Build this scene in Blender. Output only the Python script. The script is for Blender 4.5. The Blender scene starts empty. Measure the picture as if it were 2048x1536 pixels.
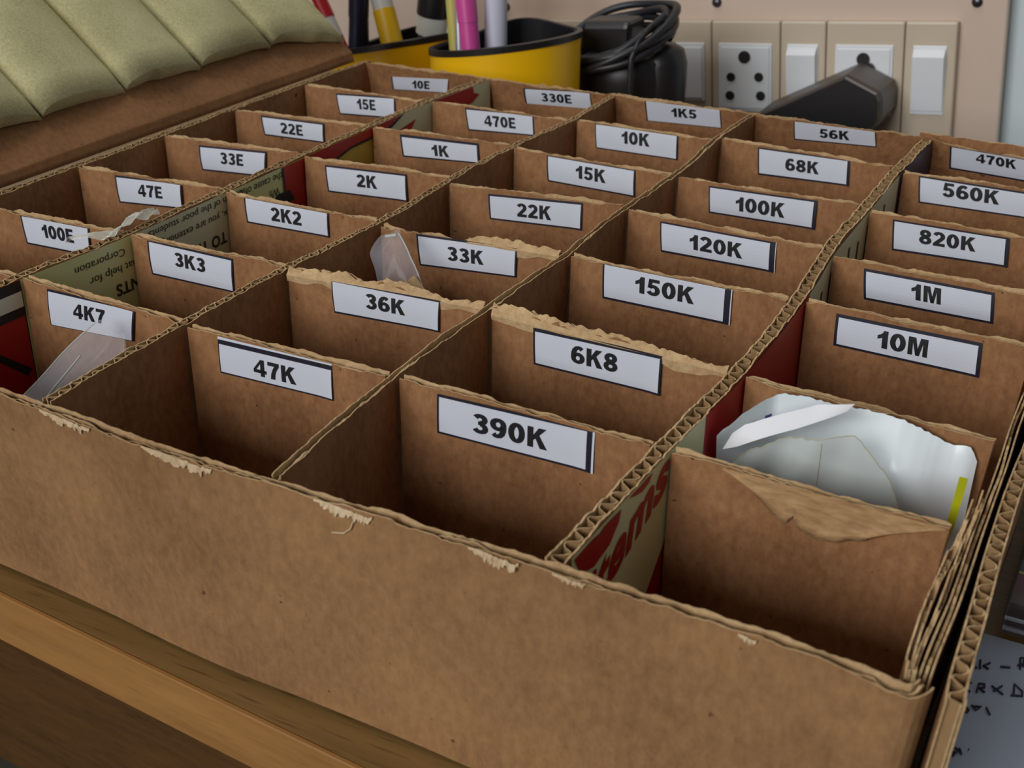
import bpy, bmesh, math, random
from mathutils import Vector, Matrix

# ------------------------------------------------------------------ camera, world, lights, exposure
scene = bpy.context.scene
COL = scene.collection
cam_data = bpy.data.cameras.new('camera')
cam = bpy.data.objects.new('camera', cam_data)
COL.objects.link(cam)
_R = ((0.8842, 0.4670, 0.0080), (-0.2181, 0.3977, 0.8912), (-0.4130, 0.7898, -0.4535))
_x, _f = Vector(_R[0]).normalized(), Vector(_R[2]).normalized()
_x = (_x - _f * _x.dot(_f)).normalized()
_u = _x.cross(_f)
cam.matrix_world = Matrix(((_x.x, _u.x, -_f.x, 0.3987), (_x.y, _u.y, -_f.y, -0.2135),
                           (_x.z, _u.z, -_f.z, 0.1625), (0, 0, 0, 1)))
cam_data.sensor_width = 36.0
cam_data.lens = 2600.0 / 2048.0 * 36.0
cam_data.clip_start = 0.01
cam_data.dof.use_dof = True
cam_data.dof.focus_distance = 0.42
cam_data.dof.aperture_fstop = 30.0
scene.camera = cam

world = bpy.data.worlds.new('world')
scene.world = world
world.use_nodes = True
bgn = world.node_tree.nodes['Background']
bgn.inputs['Color'].default_value = (0.95, 0.97, 1.0, 1)
bgn.inputs['Strength'].default_value = 0.085

def area(name, loc, target, size, power, color):
    d = bpy.data.lights.new(name, 'AREA')
    d.shape = 'RECTANGLE'; d.size, d.size_y = size
    d.energy = power; d.color = color
    o = bpy.data.objects.new(name, d); COL.objects.link(o)
    o.location = loc
    o.rotation_euler = (Vector(target) - Vector(loc)).to_track_quat('-Z', 'Y').to_euler()
    return o
area('window_daylight', (-0.15, -2.60, 1.12), (0.2, 0.25, -0.02), (1.5, 1.1), 62, (0.97, 0.985, 1.0))
area('ceiling_lamp', (-0.35, 0.05, 1.9), (0.2, 0.25, 0.0), (0.9, 0.6), 9.5, (1.0, 0.97, 0.92))

vs = scene.view_settings
scene.display_settings.display_device = 'sRGB'
vs.view_transform = 'Standard'; vs.look = 'None'; vs.gamma = 1.0; vs.exposure = -0.1
vs.use_curve_mapping = False

# ------------------------------------------------------------------ helpers
def srgb(r, g, b):
    f = lambda c: (c / 255) / 12.92 if c / 255 <= 0.04045 else ((c / 255 + 0.055) / 1.055) ** 2.4
    return (f(r), f(g), f(b), 1.0)

def new_mat(name):
    m = bpy.data.materials.new(name); m.use_nodes = True
    nt = m.node_tree
    return m, nt, nt.nodes['Principled BSDF']

def plain(name, col, rough=0.5, metal=0.0, spec=0.5, bump=0.0, bscale=300.0, var=0.0, vscale=40.0, alpha=1.0):
    m, nt, b = new_mat(name)
    b.inputs['Base Color'].default_value = col
    b.inputs['Roughness'].default_value = rough
    b.inputs['Metallic'].default_value = metal
    b.inputs['Specular IOR Level'].default_value = spec
    b.inputs['Alpha'].default_value = alpha
    tc = nt.nodes.new('ShaderNodeTexCoord')
    if var:
        n = nt.nodes.new('ShaderNodeTexNoise'); n.inputs['Scale'].default_value = vscale; n.inputs['Detail'].default_value = 6
        nt.links.new(tc.outputs['Object'], n.inputs['Vector'])
        mx = nt.nodes.new('ShaderNodeMix'); mx.data_type = 'RGBA'
        mx.inputs['A'].default_value = tuple(c * (1 - var) for c in col[:3]) + (1,)
        mx.inputs['B'].default_value = tuple(min(1, c * (1 + var)) for c in col[:3]) + (1,)
        nt.links.new(n.outputs['Fac'], mx.inputs['Factor']); nt.links.new(mx.outputs['Result'], b.inputs['Base Color'])
    if bump:
        n = nt.nodes.new('ShaderNodeTexNoise'); n.inputs['Scale'].default_value = bscale; n.inputs['Detail'].default_value = 4
        nt.links.new(tc.outputs['Object'], n.inputs['Vector'])
        bp = nt.nodes.new('ShaderNodeBump'); bp.inputs['Strength'].default_value = bump; bp.inputs['Distance'].default_value = 0.001
        nt.links.new(n.outputs['Fac'], bp.inputs['Height']); nt.links.new(bp.outputs['Normal'], b.inputs['Normal'])
    return m

def kraft(name, c_dark, c_light, c_fleck, rough=0.8, bump=0.25, stretch=(1, 1, 0.35), spots=True):
    """brown paper board: soft mottling, vertical fibres and dark flecks"""
    m, nt, b = new_mat(name)
    L, N = nt.links.new, nt.nodes.new
    tc = N('ShaderNodeTexCoord')
    mp = N('ShaderNodeMapping'); mp.inputs['Scale'].default_value = stretch
    L(tc.outputs['Object'], mp.inputs['Vector'])
    n1 = N('ShaderNodeTexNoise'); n1.inputs['Scale'].default_value = 420; n1.inputs['Detail'].default_value = 8; n1.inputs['Roughness'].default_value = 0.7
    L(mp.outputs['Vector'], n1.inputs['Vector'])
    n2 = N('ShaderNodeTexNoise'); n2.inputs['Scale'].default_value = 28; n2.inputs['Detail'].default_value = 5
    L(tc.outputs['Object'], n2.inputs['Vector'])
    ad = N('ShaderNodeMath'); ad.operation = 'MULTIPLY_ADD'; ad.inputs[1].default_value = 0.55
    L(n1.outputs['Fac'], ad.inputs[0])
    m2 = N('ShaderNodeMath'); m2.operation = 'MULTIPLY'; m2.inputs[1].default_value = 0.45
    L(n2.outputs['Fac'], m2.inputs[0]); L(m2.outputs[0], ad.inputs[2])
    cr = N('ShaderNodeValToRGB')
    cr.color_ramp.elements[0].position = 0.36; cr.color_ramp.elements[0].color = c_dark
    cr.color_ramp.elements[1].position = 0.64; cr.color_ramp.elements[1].color = c_light
    L(ad.outputs[0], cr.inputs['Fac'])
    out = cr.outputs['Color']
    if spots:
        n3 = N('ShaderNodeTexNoise'); n3.inputs['Scale'].default_value = 260; n3.inputs['Detail'].default_value = 2
        L(tc.outputs['Object'], n3.inputs['Vector'])
        c3 = N('ShaderNodeValToRGB')
        c3.color_ramp.elements[0].position = 0.73; c3.color_ramp.elements[0].color = (0, 0, 0, 1)
        c3.color_ramp.elements[1].position = 0.78; c3.color_ramp.elements[1].color = (1, 1, 1, 1)
        L(n3.outputs['Fac'], c3.inputs['Fac'])
        mx = N('ShaderNodeMix'); mx.data_type = 'RGBA'; mx.inputs['B'].default_value = c_fleck
        L(c3.outputs['Color'], mx.inputs['Factor']); L(out, mx.inputs['A'])
        out = mx.outputs['Result']
    L(out, b.inputs['Base Color'])
    b.inputs['Roughness'].default_value = rough
    b.inputs['Specular IOR Level'].default_value = 0.3
    bp = N('ShaderNodeBump'); bp.inputs['Strength'].default_value = bump; bp.inputs['Distance'].default_value = 0.0006
    L(n1.outputs['Fac'], bp.inputs['Height']); L(bp.outputs['Normal'], b.inputs['Normal'])
    return m

def wood(name, c1, c2, rough=0.45, ang=0.0, pores=0.5):
    m, nt, b = new_mat(name)
    L, N = nt.links.new, nt.nodes.new
    tc = N('ShaderNodeTexCoord')
    mp = N('ShaderNodeMapping'); mp.inputs['Scale'].default_value = (5, 90, 90)
    L(tc.outputs['Object'], mp.inputs['Vector'])
    n1 = N('ShaderNodeTexNoise'); n1.inputs['Scale'].default_value = 1.6; n1.inputs['Detail'].default_value = 8; n1.inputs['Roughness'].default_value = 0.65
    L(mp.outputs['Vector'], n1.inputs['Vector'])
    cr = N('ShaderNodeValToRGB')
    cr.color_ramp.elements[0].position = 0.3; cr.color_ramp.elements[0].color = c1
    cr.color_ramp.elements[1].position = 0.7; cr.color_ramp.elements[1].color = c2
    L(n1.outputs['Fac'], cr.inputs['Fac'])
    mp2 = N('ShaderNodeMapping'); mp2.inputs['Scale'].default_value = (60, 900, 900)
    L(tc.outputs['Object'], mp2.inputs['Vector'])
    n2 = N('ShaderNodeTexNoise'); n2.inputs['Scale'].default_value = 1.0; n2.inputs['Detail'].default_value = 3
    L(mp2.outputs['Vector'], n2.inputs['Vector'])
    c2n = N('ShaderNodeValToRGB')
    c2n.color_ramp.elements[0].position = 0.28; c2n.color_ramp.elements[0].color = (1 - pores, 1 - pores, 1 - pores, 1)
    c2n.color_ramp.elements[1].position = 0.42; c2n.color_ramp.elements[1].color = (1, 1, 1, 1)
    L(n2.outputs['Fac'], c2n.inputs['Fac'])
    mx = N('ShaderNodeMix'); mx.data_type = 'RGBA'; mx.blend_type = 'MULTIPLY'; mx.inputs['Factor'].default_value = 1
    L(cr.outputs['Color'], mx.inputs['A']); L(c2n.outputs['Color'], mx.inputs['B'])
    L(mx.outputs['Result'], b.inputs['Base Color'])
    b.inputs['Roughness'].default_value = rough
    return m

def clear_film(name, col, amount, rough=0.12, grazing=0.3):
    """thin clear plastic: mostly see-through, with a milky glossy film that thickens at grazing angles"""
    m, nt, b = new_mat(name)
    b.inputs['Base Color'].default_value = col
    b.inputs['Roughness'].default_value = rough
    tr = nt.nodes.new('ShaderNodeBsdfTransparent')
    mix = nt.nodes.new('ShaderNodeMixShader')
    lw = nt.nodes.new('ShaderNodeLayerWeight'); lw.inputs['Blend'].default_value = 0.3
    ma = nt.nodes.new('ShaderNodeMath'); ma.operation = 'MULTIPLY_ADD'; ma.use_clamp = True
    ma.inputs[1].default_value = grazing; ma.inputs[2].default_value = amount
    nt.links.new(lw.outputs['Facing'], ma.inputs[0]); nt.links.new(ma.outputs[0], mix.inputs[0])
    nt.links.new(tr.outputs[0], mix.inputs[1]); nt.links.new(b.outputs[0], mix.inputs[2])
    nt.links.new(mix.outputs[0], nt.nodes['Material Output'].inputs['Surface'])
    return m

M = {}
M['kraft'] = kraft('kraft_board', srgb(126, 85, 53), srgb(170, 123, 82), srgb(74, 46, 30), bump=0.15, stretch=(1, 1, 0.6))
M['kraft_out'] = kraft('kraft_outside', srgb(131, 94, 60), srgb(166, 125, 82), srgb(98, 60, 38), bump=0.12, stretch=(1, 1, 0.6))
M['torn'] = kraft('torn_paper_edge', srgb(166, 130, 90), srgb(216, 184, 138), srgb(120, 90, 60), bump=0.5, stretch=(1, 1, 1), spots=False)
M['fray'] = kraft('frayed_fibre', srgb(186, 156, 118), srgb(224, 200, 164), srgb(150, 116, 80), bump=0.5, stretch=(1, 1, 1), spots=False)
M['flute'] = plain('flute_paper', srgb(150, 118, 78), 0.85, var=0.15, vscale=200)
M['lid'] = kraft('lid_board', srgb(122, 82, 50), srgb(156, 110, 70), srgb(80, 50, 32), bump=0.15, stretch=(1, 1, 1))
M['foam'] = kraft('foam_sheet', srgb(168, 159, 114), srgb(218, 209, 160), srgb(144, 134, 100), rough=0.9, bump=0.5, stretch=(2.2, 2.2, 2.2))
M['label'] = plain('label_paper', srgb(212, 216, 226), 0.55, var=0.04, vscale=60)
M['ink'] = plain('black_ink', srgb(22, 20, 24), 0.6)
M['border'] = plain('navy_black_ink', srgb(20, 18, 36), 0.6)
M['pale'] = plain('pale_print', srgb(214, 216, 152), 0.35, var=0.05)
M['palegrey'] = plain('pale_grey_print', srgb(208, 210, 176), 0.35, var=0.05)
M['ivory'] = plain('ivory_print', srgb(222, 226, 176), 0.35, var=0.05)
M['red'] = plain('red_print', srgb(168, 22, 28), 0.4, var=0.08)
M['tan'] = plain('tan_print', srgb(196, 168, 70), 0.4)
M['navy'] = plain('navy_print', srgb(34, 36, 66), 0.4)
M['whiteprint'] = plain('white_print', srgb(215, 222, 205), 0.4)
M['textink'] = plain('text_print', srgb(44, 46, 34), 0.5)
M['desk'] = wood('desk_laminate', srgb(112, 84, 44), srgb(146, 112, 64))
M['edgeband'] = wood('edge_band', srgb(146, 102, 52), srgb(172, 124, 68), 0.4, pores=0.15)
M['front'] = wood('shaded_laminate', srgb(80, 51, 23), srgb(106, 72, 34))  # desk laminate darkened: shade beneath the top is put into the colour
M['wall'] = plain('wall_paint', srgb(214, 226, 228), 0.8, bump=0.1, bscale=120)
M['floor'] = plain('floor_tile', srgb(90, 84, 76), 0.6, var=0.1)
M['panel'] = plain('beige_laminate', srgb(212, 190, 172), 0.45, var=0.03, vscale=30)
M['frame'] = plain('beige_plastic', srgb(206, 190, 168), 0.35, var=0.02)
M['white'] = plain('white_plastic', srgb(232, 235, 238), 0.35)
M['dark'] = plain('dark_hole', srgb(26, 20, 18), 0.6)
M['screw'] = plain('steel_screw', srgb(90, 90, 96), 0.35, metal=0.9)
M['yellow'] = plain('yellow_plastic', srgb(246, 190, 8), 0.35)
M['blackp'] = plain('black_plastic', srgb(26, 25, 27), 0.38)
M['cable'] = plain('black_rubber', srgb(34, 34, 38), 0.42)
M['plugside'] = plain('dark_brown_plastic', srgb(70, 60, 52), 0.4)
M['bag'] = plain('white_polythene', srgb(232, 240, 243), 0.3, bump=0.15, bscale=60)
M['bagfilm'] = clear_film('milky_film', srgb(205, 212, 208), 0.6, 0.25)
M['fold'] = plain('white_fold', srgb(240, 240, 244), 0.35)
M['lime'] = plain('lime_strip', srgb(188, 192, 30), 0.4)
M['film'] = clear_film('clear_film', srgb(205, 202, 208), 0.15, 0.15, 0.25)
M['tape'] = clear_film('clear_tape', srgb(235, 236, 222), 0.5, 0.1, 0.4)
M['paper'] = plain('writing_paper', srgb(176, 184, 200), 0.7, var=0.03)
M['pencilink'] = plain('pen_ink', srgb(40, 42, 56), 0.6)
M['case'] = clear_film('clear_case', srgb(120, 125, 130), 0.15, 0.1, 0.3)
M['redbook'] = plain('red_sleeve', srgb(120, 24, 34), 0.4)
M['brownb'] = plain('brown_sleeve', srgb(96, 66, 44), 0.4)
M['greyb'] = plain('dark_grey_sleeve', srgb(52, 54, 62), 0.4)
M['navyp'] = plain('navy_plastic', srgb(28, 30, 56), 0.4)
M['redp'] = plain('red_plastic', srgb(190, 30, 36), 0.4)
M['pink'] = plain('pink_plastic', srgb(206, 74, 150), 0.35)
M['lavender'] = plain('lavender_plastic', srgb(206, 206, 222), 0.4)
M['olive'] = plain('yellow_green_wood', srgb(190, 178, 90), 0.45)
M['silver'] = plain('silver_metal', srgb(190, 192, 196), 0.3, metal=0.7)
M['offwhite'] = plain('offwhite_plastic', srgb(216, 214, 204), 0.4)
M['peel'] = kraft('peeled_ply', srgb(146, 108, 70), srgb(200, 162, 116), srgb(110, 78, 50), bump=0.6, stretch=(0.4, 1, 1.6), spots=False)
M['bagedge'] = plain('bag_edge', srgb(186, 180, 150), 0.5)
M['blueink'] = plain('blue_ink', srgb(60, 80, 140), 0.5)

class MB:
    """collects shapes in world coordinates, then links them as one mesh object"""
    def __init__(s): s.v, s.f, s.m, s.sm = [], [], [], []
    def add(s, vs_, fs, mi=0, smooth=False):
        o = len(s.v); s.v += [tuple(p) for p in vs_]
        for k, f in enumerate(fs):
            s.f.append(tuple(i + o for i in f)); s.m.append(mi[k] if isinstance(mi, list) else mi); s.sm.append(smooth)
    def grid(s, fn, nu, nv, mi=0, smooth=True, closed_u=False):
        o = [fn(i / nu, j / nv) for i in range(nu + 1) for j in range(nv + 1)]
        fs = [(i * (nv + 1) + j, (i + 1) * (nv + 1) + j, (i + 1) * (nv + 1) + j + 1, i * (nv + 1) + j + 1) for i in range(nu) for j in range(nv)]
        s.add(o, fs, mi, smooth)
    def box(s, a, b, mi=0, bev=0.0, xf=None):
        bm = bmesh.new(); bmesh.ops.create_cube(bm, size=1)
        for v in bm.verts: v.co = Vector([(a[i] + b[i]) / 2 + v.co[i] * (b[i] - a[i]) for i in range(3)])
        if bev: bmesh.ops.bevel(bm, geom=bm.edges[:] + bm.verts[:], offset=bev, segments=3, affect='EDGES', profile=0.5)
        s.bm(bm, mi, xf, smooth=False)
    def bm(s, bm, mi=0, xf=None, smooth=False):
        bm.verts.index_update()
        s.add([xf(v.co) if xf else v.co for v in bm.verts], [[v.index for v in f.verts] for f in bm.faces], mi, smooth)
        bm.free()
    def prism(s, pts, p2, mi=0, bev=0.0, caps=None):
        """closed polygon pts (3D) joined to polygon p2 (3D)"""
        n = len(pts)
        s.add(list(pts) + list(p2), [tuple(range(n))[::-1], tuple(range(n, 2 * n))] + [(i, (i + 1) % n, n + (i + 1) % n, n + i) for i in range(n)],
              (caps if caps else mi))
    def tube(s, pts, r, n=10, mi=0, caps=True):
        P = [Vector(p) for p in pts]; rs = r if isinstance(r, (list, tuple)) else [r] * len(P)
        rings = []; up = None
        for i, p in enumerate(P):
            t = (P[min(i + 1, len(P) - 1)] - P[max(i - 1, 0)]).normalized()
            if up is None: up = Vector((0, 0, 1)) if abs(t.z) < 0.9 else Vector((1, 0, 0))
            a = t.cross(up).normalized(); b_ = a.cross(t).normalized(); up = b_
            rings.append([p + (a * math.cos(2 * math.pi * k / n) + b_ * math.sin(2 * math.pi * k / n)) * rs[i] for k in range(n)])
        o = [q for r_ in rings for q in r_]
        fs = [(i * n + k, i * n + (k + 1) % n, (i + 1) * n + (k + 1) % n, (i + 1) * n + k) for i in range(len(P) - 1) for k in range(n)]
        s.add(o, fs, mi, True)
        if caps:
            s.add(rings[0], [tuple(range(n))[::-1]], mi); s.add(rings[-1], [tuple(range(n))], mi)
    def build(s, name, mats, parent=None, loc=None, recalc=True):
        base = Vector(loc) if loc is not None else Vector((0, 0, 0))
        p = parent
        while p is not None: base = base + Vector(p.location); p = p.parent
        me = bpy.data.meshes.new(name)
        me.from_pydata([tuple(Vector(v) - base) for v in s.v], [], s.f)
        for m in (mats if isinstance(mats, (list, tuple)) else [mats]): me.materials.append(M[m] if isinstance(m, str) else m)
        for i, p_ in enumerate(me.polygons): p_.material_index = s.m[i]; p_.use_smooth = s.sm[i]
        if recalc:
            bm = bmesh.new(); bm.from_mesh(me)
            bmesh.ops.recalc_face_normals(bm, faces=bm.faces[:]); bm.to_mesh(me); bm.free()
        me.update()
        o = bpy.data.objects.new(name, me); COL.objects.link(o)
        if loc is not None: o.location = loc
        if parent is not None: o.parent = parent
        return o

def tag(o, label, cat, group=None, kind=None):
    o['label'] = label; o['category'] = cat
    if group: o['group'] = group
    if kind: o['kind'] = kind
    return o
def thing(name, loc, label, cat, group=None):
    o = bpy.data.objects.new(name, None); COL.objects.link(o); o.location = loc; o.empty_display_size = 0.02
    return tag(o, label, cat, group)
def structure(o): o['kind'] = 'structure'; return o

def lerp(tab, x):
    if x <= tab[0][0]: return tab[0][1]
    for (a, b), (c, d) in zip(tab, tab[1:]):
        if x <= c: return b + (d - b) * (x - a) / (c - a)
    return tab[-1][1]
def vnoise(x, seed):
    def h(i):
        n = (i * 374761393 + seed * 668265263) & 0xffffffff
        n = ((n ^ (n >> 13)) * 1274126177) & 0xffffffff
        return ((n ^ (n >> 16)) & 0xffff) / 32767.5 - 1
    i = math.floor(x); f = x - i; f = f * f * (3 - 2 * f)
    return h(i) * (1 - f) + h(i + 1) * f

# heavy sans glyphs for the stickers: strokes (centre lines) and filled polygons, cap height 1
def arc(cx, cy, rx, ry, a0, a1, n=22):
    return [(cx + rx * math.cos(math.radians(a0 + (a1 - a0) * i / n)), cy + ry * math.sin(math.radians(a0 + (a1 - a0) * i / n))) for i in range(n + 1)]
_six = [(0.62, 0.80), (0.54, 0.885), (0.43, 0.905), (0.31, 0.86), (0.21, 0.74), (0.155, 0.56), (0.145, 0.36)]
GL = {'0': (0.78, [arc(.39, .5, .25, .40, 0, 360, 40)], []),
      '1': (0.66, [], [[(.34, 0), (.62, 0), (.62, 1), (.40, 1), (.34, .86)], [(.34, .86), (.34, .60), (.24, .545), (.10, .50), (.10, .71), (.24, .775)]]),
      '2': (0.78, [arc(.375, .69, .245, .215, 165, -38) + [(.46, .44), (.32, .31), (.20, .19), (.17, .10)]], [[(.02, 0), (.76, 0), (.76, .21), (.02, .21)]]),
      '3': (0.78, [arc(.37, .735, .225, .17, 160, -90), arc(.37, .29, .255, .195, 90, -160)], [[(.28, .44), (.44, .44), (.44, .63), (.28, .63)]]),
      '4': (0.82, [], [[(.44, 0), (.69, 0), (.69, 1), (.44, 1)], [(0, .19), (.82, .19), (.82, .40), (0, .40)], [(0, .40), (.18, .40), (.46, .78), (.46, 1)]]),
      '5': (0.78, [arc(.365, .335, .255, .235, 138, -158)], [[(.14, .80), (.72, .80), (.72, 1), (.14, 1)], [(.14, 1), (.06, .46), (.27, .44), (.33, .80)]]),
      '6': (0.78, [arc(.40, .315, .25, .22, 0, 360, 40), _six], []),
      '7': (0.76, [], [[(.02, .78), (.74, .78), (.74, 1), (.02, 1)], [(.45, .80), (.74, .80), (.58, .56), (.49, .30), (.46, 0), (.18, 0), (.23, .32), (.33, .58)]]),
      '8': (0.78, [arc(.39, .735, .215, .17, 0, 360, 36), arc(.39, .285, .25, .19, 0, 360, 40)], []),
      '9': (0.78, [[(.78 - x, 1 - y) for x, y in arc(.40, .315, .25, .22, 0, 360, 40)], [(.78 - x, 1 - y) for x, y in _six]], []),
      'E': (0.74, [], [[(.04, 0), (.31, 0), (.31, 1), (.04, 1)], [(.31, .79), (.72, .79), (.72, 1), (.31, 1)], [(.31, .405), (.68, .405), (.68, .60), (.31, .60)], [(.31, 0), (.74, 0), (.74, .21), (.31, .21)]]),
      'K': (0.93, [], [[(.04, 0), (.31, 0), (.31, 1), (.04, 1)], [(.31, .36), (.31, .62), (.56, 1), (.91, 1), (.48, .52)], [(.40, .50), (.58, .66), (.95, 0), (.62, 0)]]),
      'M': (1.02, [], [[(.04, 0), (.27, 0), (.27, 1), (.04, 1)], [(.77, 0), (1.0, 0), (1.0, 1), (.77, 1)], [(.27, 1), (.40, 1), (.60, 0), (.43, 0), (.27, .72)], [(.77, 1), (.64, 1), (.44, 0), (.61, 0), (.77, .72)]])}
def sticker_text(s_):
    """vertices in cap-height units centred on 0, faces and total width"""
    V, F, x0 = [], [], 0.0
    for ch in s_:
        w, strokes, polys = GL[ch]
        for st in strokes:
            o = len(V)
            for i, p in enumerate(st):
                a, c = st[max(i - 1, 0)], st[min(i + 1, len(st) - 1)]
                if i in (0, len(st) - 1) and math.hypot(st[0][0] - st[-1][0], st[0][1] - st[-1][1]) < 1e-6: a, c = st[-2], st[1]
                tx, ty = c[0] - a[0], c[1] - a[1]; l = math.hypot(tx, ty); tx /= l; ty /= l
                hw = 0.098 + 0.040 * abs(ty) ** 1.5
                V += [(x0 + p[0] - ty * hw, p[1] + tx * hw), (x0 + p[0] + ty * hw, p[1] - tx * hw)]
            F += [(o + 2 * i, o + 2 * i + 1, o + 2 * i + 3, o + 2 * i + 2) for i in range(len(st) - 1)]
        for pl in polys:
            o = len(V); V += [(x0 + x, y) for x, y in pl]; F.append(tuple(range(o, o + len(pl))))
        x0 += w + 0.075
    W_ = x0 - 0.075
    bm = bmesh.new(); vv = [bm.verts.new((x - W_ / 2, y - 0.5, 0)) for x, y in V]
    for f in F: bm.faces.new([vv[i] for i in f])
    for k in range(-4, 5):
        bmesh.ops.bisect_plane(bm, geom=bm.verts[:] + bm.edges[:] + bm.faces[:], plane_co=(0, k / 9, 0), plane_no=(0, 1, 0))
    bm.verts.index_update()
    V, F = [(v.co.x, v.co.y) for v in bm.verts], [tuple(v.index for v in f.verts) for f in bm.faces]; bm.free()
    return V, F, W_

# text as flat mesh data in em units
_txt = {}
def text_mesh(s, bold=0.0):
    k = (s, bold)
    if k not in _txt:
        c = bpy.data.curves.new('t', 'FONT'); c.body = s; c.offset = bold; c.resolution_u = 4; c.space_character = 1.0 + bold * 1.6
        o = bpy.data.objects.new('t', c); COL.objects.link(o)
        dg = bpy.context.evaluated_depsgraph_get(); dg.update()
        me = o.evaluated_get(dg).to_mesh()
        v = [(p.co.x, p.co.y) for p in me.vertices]; f = [tuple(p.vertices) for p in me.polygons]
        o.evaluated_get(dg).to_mesh_clear()
        bpy.data.objects.remove(o); bpy.data.curves.remove(c)
        _txt[k] = (v, f)
    return _txt[k]
def text_fit(s, bold=0.0):
    """text normalised to x 0..1 and y 0..1 of its bounding box"""
    v, f = text_mesh(s, bold)
    x0, x1 = min(p[0] for p in v), max(p[0] for p in v); y0, y1 = min(p[1] for p in v), max(p[1] for p in v)
    return [((p[0] - x0) / (x1 - x0), (p[1] - y0) / (y1 - y0)) for p in v], f

# ------------------------------------------------------------------ setting: floor, wall, desk
ZT = -0.070          # desk top
b = MB(); b.box((-1.6, -1.2, -0.86), (1.8, 0.70, -0.82)); structure(b.build('floor', 'floor'))
b = MB(); b.box((-1.6, 0.692, -0.82), (1.8, 0.74, 1.7)); structure(b.build('wall_back', 'wall'))

YAW = -0.0728
def dk(p):           # desk coordinates: x along the front edge, y inwards from it
    c, s = math.cos(YAW), math.sin(YAW)
    return Vector((0.1175 + p[0] * c - p[1] * s, -0.0037 + p[0] * s + p[1] * c, p[2]))
desk = thing('desk', (0.2, 0.25, -0.82), 'wooden desk with a pale edge band under the open cardboard box', 'desk')
b = MB(); b.box((-0.75, 0.0012, ZT - 0.018), (0.75, 0.575, ZT), xf=dk); top = b.build('desk_top', 'desk', desk)
b = MB(); b.box((-0.75, -0.0006, ZT - 0.0184), (0.75, 0.0011, ZT - 0.0001), bev=0.0004, xf=dk); o = b.build('edge_band', 'edgeband', desk); o['label'] = 'lighter orange-brown edge band'
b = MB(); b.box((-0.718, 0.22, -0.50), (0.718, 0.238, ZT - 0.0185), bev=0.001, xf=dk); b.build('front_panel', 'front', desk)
for sx in (-0.74, 0.72):
    b = MB(); b.box((sx, 0.03, -0.82), (sx + 0.02, 0.55, ZT - 0.0185), xf=dk); b.build('side_panel', 'desk', desk)

# ------------------------------------------------------------------ corrugated board
def deform(x, y, z):
    """the worn box is racked: its foot is turned a little against its rim"""
    w = min(1.0, max(0.0, 1 - y / 0.055))
    y2 = y + w * (0.0151 - 0.0633 * x - min(0.001, 0.004 - 0.035 * x)) * (-z / 0.07)
    wx = min(1.0, max(0.0, (x - 0.34) / 0.03))
    return (x + wx * 0.075 * z, y2, z)

def resample(path, ds):
    out = []; acc = 0.0
    P = [Vector((p[0], p[1])) for p in path]
    # smooth the polyline first
    Q = [P[0]]
    for i in range(len(P) - 1):
        p0, p1, p2, p3 = P[max(i - 1, 0)], P[i], P[i + 1], P[min(i + 2, len(P) - 1)]
        for k in range(1, 13):
            t = k / 12
            Q.append(0.5 * ((2 * p1) + (p2 - p0) * t + (2 * p0 - 5 * p1 + 4 * p2 - p3) * t * t + (3 * p1 - p0 - 3 * p2 + p3) * t ** 3) if len(P) > 2 else p1.lerp(p2, t))
    L = [0.0]
    for a, c in zip(Q, Q[1:]): L.append(L[-1] + (c - a).length)
    n = max(2, int(L[-1] / ds)); j = 0
    for i in range(n + 1):
        s = L[-1] * i / n
        while j < len(Q) - 2 and L[j + 1] < s: j += 1
        t = (s - L[j]) / max(1e-9, L[j + 1] - L[j])
        out.append((s, Q[j].lerp(Q[j + 1], t), (Q[j + 1] - Q[j]).normalized()))
    return out

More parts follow.
